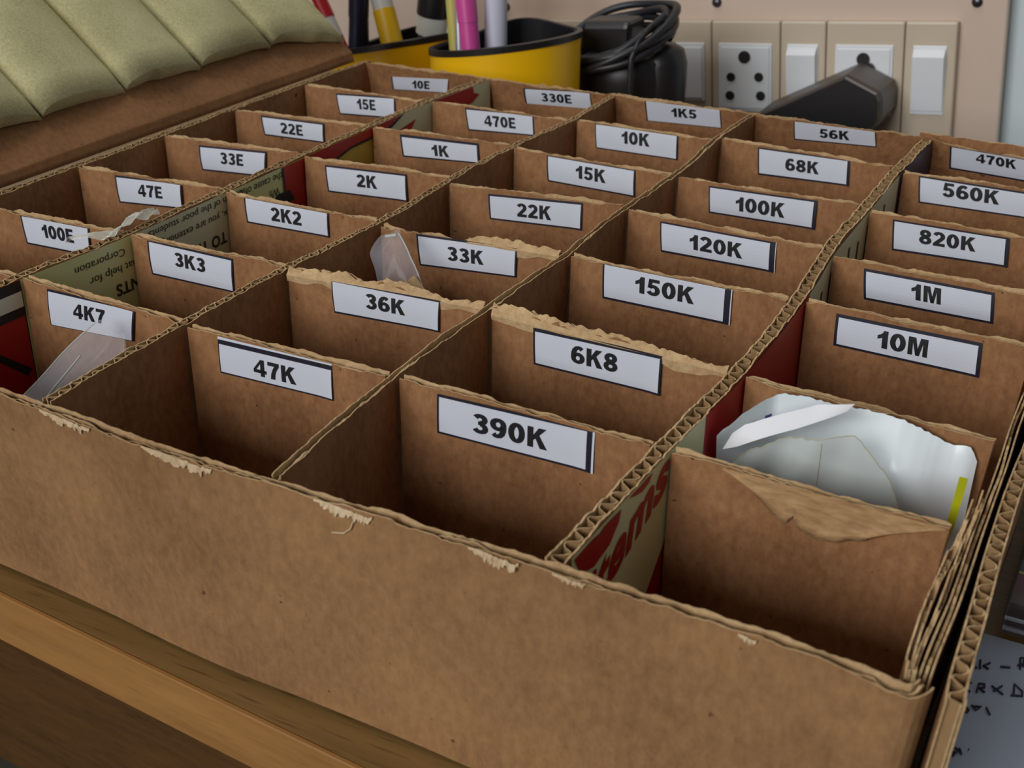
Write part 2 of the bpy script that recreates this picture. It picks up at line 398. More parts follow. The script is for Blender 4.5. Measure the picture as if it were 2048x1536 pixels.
def board(b, path, t, z0=-0.0685, zt=0.0, flute=None, seed=1, jag=0.0006, lean=None, ds=0.0012, mats=(0, 0), tops=None, liner=0.0004, dents=0.0004):
    """two liners with a fluted sheet between them; material 2 = torn rim, 3 = flute paper"""
    if flute: ds = flute / 8
    S = resample(path, ds)
    rows = [0.0, 0.55, 0.78, 0.86, 0.93, 1.0]
    def band(oa, ob, hfun, mi):
        vs_, fs, ms = [], [], []
        nr = len(rows)
        for s, p, d in S:
            nrm = Vector((-d.y, d.x))
            zz = zt + (lerp(tops, s) if tops else 0.0) + hfun(s)
            for off in (oa(s), ob(s)):
                for r in rows:
                    z = z0 + (zz - z0) * r
                    q = p + nrm * (off + dents * vnoise(s * 35 + z * 30, seed + 77))
                    y = q.y - (lean(z) if lean else 0.0)
                    vs_.append(deform(q.x, y, z))
        n = 2 * nr
        for i in range(len(S) - 1):
            a, c = i * n, (i + 1) * n
            for r in range(nr - 1):
                fs.append((a + r, c + r, c + r + 1, a + r + 1)); ms.append(mi[0])
                fs.append((a + nr + r, a + nr + r + 1, c + nr + r + 1, c + nr + r)); ms.append(mi[1])
            fs.append((a + nr - 1, c + nr - 1, c + n - 1, a + n - 1)); ms.append(2)
            fs.append((a, a + nr, c + nr, c)); ms.append(mi[0])
        e = (len(S) - 1) * n
        fs.append(tuple(range(nr)) + tuple(range(n - 1, nr - 1, -1))); ms.append(2)
        fs.append(tuple(e + k for k in list(range(nr)) + list(range(n - 1, nr - 1, -1)))); ms.append(2)
        b.add(vs_, fs, ms)
    def rag(k, a):
        return lambda s: a * (vnoise(s * 260, seed * 7 + k) * 0.6 + vnoise(s * 900, seed * 11 + k) * 0.35 + vnoise(s * 90, seed * 5 + k) * 0.7) - a * 0.5
    h = t / 2
    band(lambda s: h, lambda s: h - liner, rag(1, jag), (mats[1], 2))        # left of travel
    band(lambda s: -h + liner, lambda s: -h, rag(2, jag), (2, mats[0]))      # right of travel
    a = h - liner - 0.00025
    if flute:
        f = lambda s: a * max(-1, min(1, 1.25 * math.sin(2 * math.pi * s / flute + 0.8 * vnoise(s * 40, seed))))
        band(lambda s: f(s) + 0.00018, lambda s: f(s) - 0.00018, rag(3, jag * 0.7), (3, 3))
    else:
        f = lambda s: a * 0.8 * vnoise(s * 60, seed + 31)
        g = rag(3, jag * 1.3)
        band(lambda s: f(s) + 0.0003, lambda s: f(s) - 0.0003, lambda s: g(s) - 0.0007 - 0.0009 * abs(vnoise(s * 45, seed + 9)), (3, 3))

BM4 = ['kraft', 'kraft', 'torn', 'flute']
box = thing('cardboard_box', (0.19, 0.185, ZT), 'open brown corrugated cardboard box holding the grid of dividers', 'box')
b = MB()
board(b, [(0.0, 0.001), (0.13, -0.0005), (0.185, -0.0035), (0.26, -0.0030), (0.333, -0.0037), (0.364, -0.0055), (0.3730, -0.0074), (0.3772, -0.0068), (0.3788, -0.0035)], 0.0034, seed=3, jag=0.0007, mats=(1, 0), dents=0.0003)
front_wall = b.build('front_wall', ['kraft', 'kraft_out', 'torn', 'flute'], box)
b = MB()
def back_lean(z): return 0.0045 * max(0.0, (z + 0.016) / 0.016) ** 1.3 if z > -0.016 else 0.0
board(b, [(0.0045, 0.3735), (0.08, 0.3740), (0.19, 0.3765), (0.30, 0.3758), (0.3735, 0.3715)], 0.0034, seed=4, jag=0.0009, lean=back_lean, tops=[(0, 0), (0.298, 0), (0.312, -0.0022), (0.37, -0.0030)])
board(b, [(0.2950, 0.3790), (0.33, 0.3785), (0.3740, 0.3760)], 0.0020, seed=44, jag=0.0006)
back_wall = b.build('back_wall', BM4, box)
b = MB()
board(b, [(0.0025, 0.0035), (0.0022, 0.12), (0.0028, 0.21), (0.0022, 0.28), (0.0030, 0.3725)], 0.0032, flute=0.0055, seed=5, jag=0.0004)
left_wall = b.build('left_wall', BM4, box)
b = MB()
board(b, [(0.3782, 0.0010), (0.3780, 0.02), (0.3774, 0.10), (0.3770, 0.25), (0.3762, 0.368)], 0.0024, seed=6, jag=0.0012)
right_wall = b.build('right_wall', BM4, box)
b = MB()
board(b, [(0.3752, -0.0020), (0.3738, 0.008), (0.3733, 0.030), (0.3738, 0.050), (0.3748, 0.068)], 0.0016, seed=16, jag=0.0022, dents=0.0009, tops=[(0, -0.0005), (0.05, -0.001), (0.07, 0.0006)])
board(b, [(0.3764, -0.0030), (0.3753, 0.010), (0.3751, 0.030), (0.3757, 0.050), (0.3760, 0.072)], 0.0010, seed=26, jag=0.0026, dents=0.0008)
o = b.build('torn_inner_ply', BM4, right_wall); o['label'] = 'frayed inner ply torn along its top'
b = MB()
board(b, [(0.3846, -0.0052), (0.3838, 0.002), (0.3828, 0.03), (0.3820, 0.06), (0.3822, 0.12), (0.3824, 0.25), (0.382, 0.372)], 0.0038, flute=0.0054, seed=7, jag=0.0012)
o = b.build('outer_flap', BM4, box); o['label'] = 'outer flap with open corrugation along the right side'
b = MB(); b.grid(lambda u, v: deform(0.002 + u * 0.3725, 0.0 + v * 0.372, -0.0688), 10, 10); b.grid(lambda u, v: deform(0.002 + u * 0.3725, 0.0 + v * 0.372, -0.0698), 10, 10)
b.build('bottom', 'kraft', box, recalc=False)

# torn scuffs on the front wall, just under its rim
def fy(x): return lerp([(0.0, 0.001), (0.13, -0.0005), (0.185, -0.0035), (0.26, -0.0030), (0.333, -0.0037), (0.364, -0.0055), (0.378, -0.0078)], x) - 0.0017
for k, (xa, xb, dp) in enumerate([(0.148, 0.167, 0.0052), (0.185, 0.2075, 0.0060), (0.2375, 0.254, 0.0066), (0.279, 0.292, 0.0058), (0.300, 0.308, 0.0026), (0.342, 0.346, 0.0026)]):
    n = 40; vs_ = []; fs = []; b = MB()
    for i in range(n + 1):
        u = i / n; x = xa + (xb - xa) * u
        zl = -0.0002 - dp * (math.sin(math.pi * u) ** 0.5 * (0.25 + 0.6 * u)) * (0.75 + 0.35 * vnoise(i * 0.55, k + 5) + 0.25 * vnoise(i * 1.7, k + 8))
        zu = -0.0001 + zl * max(0.0, u - 0.25) * 0.55
        for z, off in ((zu, 0.0002), ((zl + zu) * 0.5, 0.0004 + 0.0002 * vnoise(i * 1.1, k + 2)), (zl, 0.0006 + 0.0003 * vnoise(i * 0.9, k)), (zl + 0.0002, 0.0001)):
            p = deform(x, fy(x), min(0.0002, z)); vs_.append((p[0], p[1] - off, p[2]))
    for i in range(n):
        for j in range(3): fs.append((i * 4 + j, (i + 1) * 4 + j, (i + 1) * 4 + j + 1, i * 4 + j + 1))
    b.add(vs_, fs, 0, False)
    if k == 2:
        P = [deform(0.2485, fy(0.2485), -0.0030), deform(0.2475, fy(0.2475), -0.0055), deform(0.2455, fy(0.2455), -0.0073), deform(0.2420, fy(0.2420), -0.0082)]
        b.tube([(p[0], p[1] - 0.0006, p[2]) for p in P], 0.00018, 6)
    o = b.build('torn_scuff', 'fray', front_wall, recalc=False); o['label'] = 'frayed pale paper scuff under the rim'

# lid with its foam sheet
TH = math.radians(40)
def lidp(s, y, h=0.0):
    """s along the lid from the hinge, h above its inner face"""
    a0, s0 = math.radians(74), 0.0050
    x0, z0 = -0.0006, 0.0002
    if s < s0:
        x, z, a = x0 - s * math.cos(a0), z0 + s * math.sin(a0), a0
    else:
        a = math.radians(38.8)
        x, z = x0 - s0 * math.cos(a0) - (s - s0) * math.cos(a), z0 + s0 * math.sin(a0) + (s - s0) * math.sin(a)
    return Vector((x + h * math.sin(a), y, z + h * math.cos(a)))
b = MB()
svals = [0, 0.002, 0.004, 0.0049, 0.0051, 0.007, 0.010, 0.014, 0.02, 0.05, 0.10, 0.15, 0.19]
ys = [0.004 + (0.3610) * i / 60 for i in range(61)]
def dent(s, y): return 0.0006 * vnoise(y * 45, 3) * min(1, s / 0.01) + 0.0008 * vnoise(y * 14 + s * 20, 8) * min(1, s / 0.02)
for side, h0 in ((0, 0.0), (1, -0.0034)):
    vs_ = [lidp(s, y, h0 + dent(s, y)) for s in svals for y in ys]
    n = len(ys)
    b.add(vs_, [(i * n + j, i * n + j + 1, (i + 1) * n + j + 1, (i + 1) * n + j) for i in range(len(svals) - 1) for j in range(n - 1)], 0, True)
nS, n = len(svals), len(ys); half = nS * n
rim = []
for j in range(n - 1): rim.append(((nS - 1) * n + j, (nS - 1) * n + j + 1, half + (nS - 1) * n + j + 1, half + (nS - 1) * n + j)); rim.append((j, j + 1, half + j + 1, half + j))
for i in range(nS - 1):
    rim.append((i * n, (i + 1) * n, half + (i + 1) * n, half + i * n)); rim.append((i * n + n - 1, (i + 1) * n + n - 1, half + (i + 1) * n + n - 1, half + i * n + n - 1))
for f in rim: b.f.append(f); b.m.append(1); b.sm.append(False)
lid = b.build('lid', ['lid', 'torn'], box); lid['label'] = 'raised lid flap hinged on the left side'
CR = [0.006, 0.057, 0.108, 0.159, 0.208, 0.2575, 0.311, 0.3645]
def foam_h(y):
    for a, c in zip(CR, CR[1:]):
        if a <= y <= c:
            u = (y - a) / (c - a)
            # asymmetric pillow: steep rise just beyond a crease, long slope down to the next
            return 0.0012 + 0.0082 * (math.sin(math.pi * u ** 0.68) ** 0.5 if 0 < u < 1 else 0)
    return 0.0016
b = MB()
fy_ = sorted(set([CR[0] + (CR[-1] - CR[0]) * i / 220 for i in range(221)] + CR))
fs_ = [0.0, 0.0, 0.012, 0.04, 0.08, 0.12, 0.158, 0.158]
fh = [0.0, 0.82, 1.0, 1.0, 1.0, 1.0, 0.82, 0.0]
vs_ = []
for k, s in enumerate(fs_):
    for y in fy_:
        hh = foam_h(y)
        edge = 0.0215 - 0.0095 * max(0.0, min(1.0, (y - 0.318) / 0.040)) - 0.0022 * (hh - 0.0016) / 0.006 * 0 + 0.0018 * (hh - 0.0016) / 0.0062 + 0.0005 * vnoise(y * 120, 4)
        bump_ = 0.0004 * vnoise(y * 60 + s * 90, 21)
        vs_.append(lidp(edge + s, y, 0.0009 + hh * fh[k] + bump_ * (fh[k] > 0)))
n = len(fy_)
b.add(vs_, [(i * n + j, i * n + j + 1, (i + 1) * n + j + 1, (i + 1) * n + j) for i in range(len(fs_) - 1) for j in range(n - 1)], 0, True)
for e in (0, n - 1): b.f.append(tuple(i * n + e for i in range(len(fs_)))); b.m.append(0); b.sm.append(False)
o = b.build('foam_sheet', 'foam', lid); o['label'] = 'creased yellowish packing foam on the lid'

# ------------------------------------------------------------------ long dividers
SP = {1: [(0.0015, 0.0715), (0.055, 0.0722), (0.109, 0.0752), (0.165, 0.0745), (0.2146, 0.0735), (0.267, 0.0735), (0.317, 0.0740), (0.3690, 0.0780)],
      2: [(0.0015, 0.1455), (0.0585, 0.1440), (0.110, 0.1440), (0.163, 0.1467), (0.217, 0.1445), (0.269, 0.1445), (0.321, 0.1490), (0.3700, 0.1480)],
      3: [(-0.0005, 0.2228), (0.059, 0.2189), (0.113, 0.2194), (0.1665, 0.2205), (0.221, 0.2192), (0.2665, 0.2210), (0.324, 0.2180), (0.3710, 0.2191)],
      4: [(-0.0010, 0.2982), (0.0575, 0.2998), (0.107, 0.3026), (0.1665, 0.3020), (0.2125, 0.2990), (0.2645, 0.2985), (0.320, 0.2983), (0.3705, 0.3000)]}
ST = {1: 0.0036, 2: 0.0030, 3: 0.0026, 4: 0.0044}
FL = {1: 0.0045, 2: 0.0045, 3: None, 4: 0.0062}
COLS = {0: '10E', 1: '330E', 2: '1K5', 3: '56K', 4: '470K'}
strips = {}
for k in (1, 2, 3, 4):
    root = thing('long_divider', (lerp(SP[k], 0.18), 0.18, -0.0685),
                 {1: 'long corrugated divider with pale green and red print, right of the 10E column',
                  2: 'plain long corrugated divider between the 330E column and the 1K5 column',
                  3: 'plain long divider with a smooth rim between the 1K5 and 56K columns',
                  4: 'thickest long divider with red lettering on pale print, left of the 470K column'}[k], 'divider', 'long dividers of the box')
    b = MB(); board(b, [(x, y) for y, x in SP[k]], ST[k], flute=FL[k], seed=20 + k, jag=0.0005 if k < 4 else 0.0008, liner=0.00035 if k < 4 else 0.0005)
    b.build('board', BM4, root); strips[k] = root

def face_pt(k, y, z, off):
    """point on the right-hand face of long divider k"""
    x = lerp(SMOOTH[k], y) + ST[k] / 2 + off
    return Vector(deform(x, y, z))
SMOOTH = {k: [(p.y, p.x) for s, p, d in resample([(x, y) for y, x in SP[k]], 0.004)] for k in SP}

def patch(b, k, poly, off, mi):
    """flat printed patch: polygon in (y, z) fitted to the divider's face, cut into slices along y"""
    bm = bmesh.new()
    f = bm.faces.new([bm.verts.new((y, z, 0)) for y, z in poly])
    y0, y1 = min(p[0] for p in poly), max(p[0] for p in poly)
    n = max(1, int((y1 - y0) / 0.006))
    for i in range(1, n):
        bmesh.ops.bisect_plane(bm, geom=bm.verts[:] + bm.edges[:] + bm.faces[:], plane_co=(y0 + (y1 - y0) * i / n, 0, 0), plane_no=(1, 0, 0))
    b.bm(bm, mi, xf=lambda c: face_pt(k, c.x, c.y, off))
def rect(y0, y1, z0, z1): return [(y0, z0), (y1, z0), (y1, z1), (y0, z1)]

def face_text(b, k, s, y0, y1, z0, z1, off, mi, bold=0.0, flip=True, shear=0.0, rise=0.0):
    v, f = text_fit(s, bold)
    out = []
    for u, w in v:
        uu, ww = (1 - u, 1 - w) if flip else (u, w)
        out.append(face_pt(k, y0 + (y1 - y0) * uu + shear * (ww if not flip else -ww), z0 + (z1 - z0) * ww + rise * uu, off))
    b.add(out, f, mi)

E1, E2, E3 = 0.0007, 0.0009, 0.0011
# printed paper on the first long divider
b = MB()
patch(b, 1, rect(0.0595, 0.111, -0.060, -0.0004), E1, 0)
patch(b, 1, rect(0.111, 0.1645, -0.060, -0.0004), E1, 1)
patch(b, 1, rect(0.1645, 0.214, -0.060, -0.0006), E1, 0)
patch(b, 1, rect(0.214, 0.2665, -0.060, -0.0004), E1, 3)
patch(b, 1, rect(0.2665, 0.368, -0.060, -0.0004), E1, 1)
patch(b, 1, rect(0.004, 0.0590, -0.060, -0.0004), E1, 2)
patch(b, 1, [(0.1985, -0.0007), (0.214, -0.0007), (0.214, -0.030), (0.2010, -0.030), (0.1990, -0.014)], E2, 2)
patch(b, 1, [(0.1975, -0.0007), (0.1987, -0.0007), (0.1992, -0.014), (0.2012, -0.030), (0.1998, -0.030), (0.1982, -0.014)], E3, 4)
patch(b, 1, [(0.188, -0.0135), (0.194, -0.0108), (0.202, -0.0112), (0.205, -0.016), (0.196, -0.017)], E3, 4)
patch(b, 1, [(0.214, -0.0006), (0.2665, -0.0006), (0.2665, -0.0045), (0.248, -0.0048), (0.230, -0.0080), (0.214, -0.0150)], E2, 2)
patch(b, 1, [(0.2665, -0.0045), (0.248, -0.0048), (0.230, -0.0080), (0.214, -0.0150), (0.214, -0.0160), (0.231, -0.0090), (0.248, -0.0058), (0.2665, -0.0056)], E3, 4)
patch(b, 1, [(0.2665, -0.0006), (0.290, -0.0006), (0.279, -0.0035), (0.2665, -0.0045)], E2, 2)
patch(b, 1, [(0.290, -0.0006), (0.292, -0.0006), (0.281, -0.0045), (0.2665, -0.0062), (0.2665, -0.0045), (0.279, -0.0035)], E3, 4)
patch(b, 1, [(0.278, -0.0085), (0.3025, -0.0055), (0.298, -0.0095), (0.276, -0.0105)], E2, 2)
patch(b, 1, [(0.319, -0.0006), (0.352, -0.0006), (0.353, -0.0040), (0.358, -0.0055), (0.352, -0.0085), (0.340, -0.010), (0.319, -0.012)], E2, 2)
patch(b, 1, rect(0.004, 0.0590, -0.0042, -0.0005), E2, 4)
patch(b, 1, rect(0.004, 0.0590, -0.0096, -0.0042), E2, 5)
patch(b, 1, rect(0.004, 0.0590, -0.0128, -0.0096), E2, 4)
patch(b, 1, [(0.040, -0.0200), (0.0422, -0.0190), (0.058, -0.0320), (0.056, -0.0340)], E2, 4)
o = b.build('printed_paper', ['pale', 'palegrey', 'red', 'tan', 'ink', 'whiteprint'], strips[1], recalc=False); o['label'] = 'pale green, red and black print glued to the divider'
b = MB()
face_text(b, 1, 'Corporation', 0.0815, 0.1042, -0.0066, -0.0030, E2, 0)
face_text(b, 1, 'that help for', 0.0870, 0.1110, -0.0124, -0.0086, E2, 0)
face_text(b, 1, 'STUDENTS', 0.0980, 0.1290, -0.0206, -0.0160, E2, 0, 0.03)
face_text(b, 1, 'section of the poor students', 0.1165, 0.1730, -0.0046, -0.0010, E2, 0)
face_text(b, 1, 'this box, you are extending', 0.1220, 0.1740, -0.0100, -0.0062, E2, 0)
face_text(b, 1, 'BENEFIT TO THE', 0.1360, 0.1850, -0.0200, -0.0152, E2, 0, 0.03)
face_text(b, 1, 'the cause of ed', 0.1670, 0.1980, -0.0054, -0.0022, E2, 0)
face_text(b, 1, 'Wh', 0.1885, 0.1952, -0.0112, -0.0078, E2, 0)
b.build('printed_text', 'textink', strips[1], recalc=False)
# printed paper on the thick long divider
b = MB()
patch(b, 4, [(0.002, -0.038), (0.046, -0.038), (0.054, -0.030), (0.062, -0.022), (0.0785, -0.012), (0.0785, -0.0004), (0.002, -0.0004)], E1, 0)
patch(b, 4, [(0.040, -0.060), (0.1725, -0.060), (0.1725, -0.0004), (0.0785, -0.0004), (0.0785, -0.012), (0.062, -0.022), (0.054, -0.030), (0.046, -0.038), (0.040, -0.038)], E1, 1)
patch(b, 4, rect(0.1725, 0.312, -0.060, -0.0004), E1, 2)
patch(b, 4, rect(0.312, 0.368, -0.060, -0.0004), E1, 3)
for i in range(9):
    y = 0.180 + i * 0.0135
    patch(b, 4, rect(y, y + 0.0022, -0.030, -0.006 - 0.002 * (i % 2)), E2, 4)
sw = [(0.0030, -0.0004), (0.0023, 0.0018), (0.0040, 0.0025), (0.0074, 0.0020), (0.0123, -0.0002), (0.0159, -0.0007), (0.0180, 0.0), (0.0207, 0.0004), (0.0274, -0.0006), (0.0262, -0.0036), (0.0215, -0.0072), (0.0130, -0.0084), (0.0093, -0.0072), (0.0056, -0.0046)]
patch(b, 4, [(y, min(-0.0012, z - 0.001)) for y, z in sw], E2, 1)
patch(b, 4, [(0.0317, -0.0009), (0.0454, -0.0009), (0.0435, -0.0028), (0.0394, -0.0033), (0.0352, -0.0022)], E2, 1)
o = b.build('printed_paper', ['ivory', 'red', 'palegrey', 'navy', 'textink'], strips[4], recalc=False); o['label'] = 'ivory and red print glued to the divider'
b = MB()
face_text(b, 4, 'items', 0.0085, 0.0545, -0.0244, -0.0111, E2, 0, 0.035, flip=False, shear=0.003, rise=0.0132)
b.build('printed_lettering', 'red', strips[4], recalc=False)

# ------------------------------------------------------------------ cross dividers and their stickers
DV = {0: {1: (.3138, .316), 2: (.2583, .2669), 3: (.2099, .2175), 4: (.1585, .1636), 5: (.105, .109), 6: (.055, .0614)},
      1: {1: (.3173, .3198), 2: (.2666, .2713), 3: (.2146, .2204), 4: (.1621, .1631), 5: (.1089, .1116), 6: (.0614, .0592)},
      2: {1: (.3226, .322), 2: (.2685, .2673), 3: (.2136, .2227), 4: (.1605, .1665), 5: (.1082, .1145), 6: (.0581, .059)},
      3: {1: (.3261, .3226), 2: (.266, .267), 3: (.2193, .2158), 4: (.1665, .1657), 5: (.112, .1081), 6: (.0593, .0579)},
      4: {1: (.3179, .3170), 2: (.262, .261), 3: (.2091, .208), 4: (.1673, .166), 5: (.1063, .1018), 6: (.0571, .055)}}
XL = [.005, .0775, .1485, .222, .3025]; XR = [.073, .1435, .2175, .298, .3735]
DT = 0.0028
LABELS = {
    '10E': (0, 0, [(0.0197, -0.0063), (0.0554, -0.0032), (0.0535, -0.0112), (0.0193, -0.0137)], (0.52, 0.5)),
    '15E': (0, 1, [(0.0235, -0.0021), (0.0575, -0.0), (0.0579, -0.0106), (0.0252, -0.0125)], (0.5, 0.43)),
    '22E': (0, 2, [(0.0192, -0.0009), (0.0517, -0.0012), (0.0516, -0.0105), (0.0204, -0.0102)], (0.48, 0.5)),
    '33E': (0, 3, [(0.0227, -0.0021), (0.0563, -0.001), (0.0553, -0.0124), (0.0232, -0.0133)], (0.49, 0.42)),
    '47E': (0, 4, [(0.0234, -0.0009), (0.0558, 0.0004), (0.0556, -0.0105), (0.024, -0.0124)], (0.52, 0.45)),
    '100E': (0, 5, [(0.0275, 0.0), (0.0595, 0.0003), (0.0591, -0.0115), (0.0286, -0.0115)], (0.52, 0.43)),
    '330E': (1, 0, [(0.0993, -0.0024), (0.1359, 0.0002), (0.1362, -0.009), (0.0993, -0.0108)], (0.49, 0.5)),
    '470E': (1, 1, [(0.0951, -0.0008), (0.131, 0.0006), (0.1319, -0.0097), (0.0969, -0.0115)], (0.5, 0.49)),
    '1K': (1, 2, [(0.0905, -0.0016), (0.1291, -0.0009), (0.1298, -0.01), (0.0917, -0.0118)], (0.5, 0.56)),
    '2K': (1, 3, [(0.0866, -0.0021), (0.1244, -0.0012), (0.1249, -0.0128), (0.0875, -0.0137)], (0.51, 0.43)),
    '2K2': (1, 4, [(0.0866, 0.0004), (0.1254, 0.0012), (0.1253, -0.01), (0.0871, -0.0106)], (0.5, 0.5)),
    '3K3': (1, 5, [(0.0858, -0.0002), (0.1223, -0.0011), (0.1218, -0.0138), (0.0861, -0.0134)], (0.5, 0.38)),
    '4K7': (1, 6, [(0.0869, -0.0011), (0.1252, 0.0003), (0.1229, -0.0112), (0.0859, -0.0142)], (0.49, 0.43)),
    '1K5': (2, 0, [(0.165, -0.0006), (0.2035, 0.0014), (0.2038, -0.0097), (0.1654, -0.0113)], (0.51, 0.45)),
    '10K': (2, 1, [(0.1609, 0.0001), (0.2016, 0.0015), (0.2021, -0.0114), (0.1619, -0.0119)], (0.49, 0.43)),
    '15K': (2, 2, [(0.1634, -0.0001), (0.2043, -0.0002), (0.2047, -0.0121), (0.1641, -0.0119)], (0.5, 0.44)),
    '22K': (2, 3, [(0.164, -0.002), (0.2024, -0.0008), (0.2024, -0.0119), (0.1647, -0.0124)], (0.49, 0.5)),
    '33K': (2, 4, [(0.1641, -0.0011), (0.2032, -0.0003), (0.2029, -0.0116), (0.1652, -0.0131)], (0.49, 0.48)),
    '36K': (2, 5, [(0.1638, 0.0), (0.203, -0.0008), (0.2026, -0.0118), (0.1643, -0.0118)], (0.5, 0.43)),
    '47K': (2, 6, [(0.1587, -0.0007), (0.1994, -0.0002), (0.1993, -0.0123), (0.1584, -0.0129)], (0.5, 0.59)),
    '56K': (3, 0, [(0.2391, -0.0009), (0.277, 0.0009), (0.2779, -0.008), (0.2394, -0.0101)], (0.5, 0.5)),
    '68K': (3, 1, [(0.2374, -0.0011), (0.2783, -0.0002), (0.2791, -0.0115), (0.2386, -0.0133)], (0.49, 0.47)),
    '100K': (3, 2, [(0.2367, -0.0016), (0.2807, -0.0007), (0.2809, -0.0124), (0.2376, -0.0128)], (0.48, 0.5)),
    '120K': (3, 3, [(0.2351, -0.0018), (0.2803, -0.0013), (0.2808, -0.0127), (0.2361, -0.0137)], (0.485, 0.475)),
    '150K': (3, 4, [(0.2353, 0.0004), (0.2815, 0.0003), (0.2817, -0.013), (0.2357, -0.0131)], (0.485, 0.42)),
    '6K8': (3, 5, [(0.237, -0.0016), (0.28, -0.0002), (0.2801, -0.0134), (0.2374, -0.0142)], (0.49, 0.46)),
    '390K': (3, 6, [(0.234, -0.0016), (0.2819, 0.0001), (0.2819, -0.0128), (0.2338, -0.0139)], (0.475, 0.49)),
    '470K': (4, 0, [(0.3101, -0.0021), (0.3442, -0.0028), (0.3457, -0.0134), (0.3108, -0.013)], (0.58, 0.3)),
    '560K': (4, 1, [(0.308, -0.0005), (0.3541, -0.0008), (0.355, -0.0112), (0.3095, -0.012)], (0.45, 0.37)),
    '820K': (4, 2, [(0.3107, -0.0014), (0.3526, -0.0011), (0.3537, -0.0121), (0.312, -0.0135)], (0.48, 0.4)),
    '1M': (4, 3, [(0.3134, -0.0019), (0.3564, -0.0019), (0.3577, -0.0128), (0.3148, -0.013)], (0.485, 0.43)),
    '10M': (4, 4, [(0.3154, -0.002), (0.36, -0.0019), (0.3607, -0.0133), (0.3157, -0.013)], (0.47, 0.48)),
}

# border widths in metres: left, top, right, bottom, white margin above the top line, white sliver right of the right line
BORD = {'10E': (.0006, 0, 0, .0002, 0, 0), '330E': (.0007, .0003, 0, 0, 0, 0), '1K5': (.0005, 0, .0003, .0002, 0, 0), '56K': (.0004, 0, .0003, .0004, 0, 0),
        '470K': (.0006, .0002, .0004, .0006, 0, 0), '4K7': (.0003, .0006, .0006, .0002, 0, 0), '47K': (.0003, .0011, .0002, .0004, .0009, 0),
        '120K': (.0004, .0005, .0017, .0006, 0, .0003), '150K': (.0005, .0005, .0017, .0006, 0, .0004), '390K': (.0005, .0006, .0013, .0005, 0, .0006),
        '68K': (.0005, .0005, .0009, .0006, 0, 0), '100K': (.0004, .0005, .0011, .0005, 0, 0), '6K8': (.0005, .0010, .0005, .0005, 0, 0),
        '1K': (.0006, .0009, .0007, .0005, 0, 0), '10K': (.0004, .0007, .0005, .0004, 0, 0), '820K': (.0005, .0005, .0011, .0006, 0, 0),
        '1M': (.0006, .0007, .0008, .0006, 0, 0), '10M': (.0007, .0008, .0009, .0006, 0, 0), '36K': (.0003, .0005, .0004, .0005, 0, 0)}

def divider_line(c, r):
    yl, yr = DV[c][r]
    xl = XL[0] if c == 0 else lerp(SMOOTH[c], yl) + ST[c] / 2 + 0.0013
    xr = 0.3742 if c == 4 else lerp(SMOOTH[c + 1], yr) - ST[c + 1] / 2 - 0.0006
    if c == 4 and r == 6: xr = 0.3718
    if c == 4 and r == 5: xr = 0.3738
    return xl, yl, xr, yr
def front_y(c, r, x):
    sl = (DV[c][r][1] - DV[c][r][0]) / (XR[c] - XL[c])
    return DV[c][r][0] + sl * (x - XL[c]) - DT / 2 * math.sqrt(1 + sl * sl)

def sticker(name_, parent):
    c, r, q, (cu, cv) = LABELS[name_]
    w = math.hypot(q[1][0] - q[0][0], 0); h = q[0][1] - q[3][1]
    rnd = random.Random(name_); sag = rnd.uniform(0.0001, 0.0005); curl = rnd.uniform(0, 0.0006)
    def P(u, v, off=0.0):
        tx, tz = q[0][0] + (q[1][0] - q[0][0]) * u, q[0][1] + (q[1][1] - q[0][1]) * u
        bx, bz = q[3][0] + (q[2][0] - q[3][0]) * u, q[3][1] + (q[2][1] - q[3][1]) * u
        x, z = tx + (bx - tx) * v, tz + (bz - tz) * v
        zlim = -0.0007
        if z > zlim: z = zlim + (z - zlim) * 0.15
        lift = 0.0005 + sag * math.sin(math.pi * v) + curl * max(0, u - 0.9) * 10 * v
        if r == 0:
            y = lerp(BACKY, x) - 0.0017 - back_lean(z) - lift
        else:
            y = front_y(c, r, x) - lift
        return Vector((x, y - off, z))
    L, T, R, B, mt, mr = BORD.get(name_, (.0005, .0006, .0005, .0005, 0, 0))
    L, T, R, B, mt, mr = L * 1.35, T * 1.35, R * 1.25, B * 1.35, mt, mr
    us = sorted(set([0, L / w, 1 - mr / w, 1 - (mr + R) / w, 1] + [i / 16 for i in range(1, 16)]))
    vs__ = sorted(set([0, mt / h, (mt + T) / h, 1 - B / h, 1] + [i / 8 for i in range(1, 8)]))
    b = MB(); vv = [P(u, v) for u in us for v in vs__]; fs, ms = [], []
    n = len(vs__)
    for i in range(len(us) - 1):
        for j in range(n - 1):
            um, vm = (us[i] + us[i + 1]) / 2, (vs__[j] + vs__[j + 1]) / 2
            dark = (um < L / w) or (1 - (mr + R) / w < um < 1 - mr / w) or (mt / h < vm < (mt + T) / h) or (vm > 1 - B / h)
            if vm < mt / h: dark = False
            if um > 1 - mr / w: dark = False
            fs.append((i * n + j, i * n + j + 1, (i + 1) * n + j + 1, (i + 1) * n + j)); ms.append(1 if dark else 0)
    b.add(vv, fs, ms, False)
    s = b.build('value_sticker', ['label', 'border'], parent, recalc=False)
    s['label'] = 'white paper sticker reading ' + name_
    v, f, tw = sticker_text(name_)
    k_ = max(0.84, min(1.14, w / 0.0412))
    ch = (0.0056 if r else 0.0048) * (0.5 + 0.5 * k_)     # cap height
    kx = 0.0056 * 1.02 * k_
    tl = MB(); tl.add([P(cu + a * kx / w, cv - e * ch / h, 0.00012) for a, e in v], f, 0)
    tl.build('lettering', 'ink', s, recalc=False)

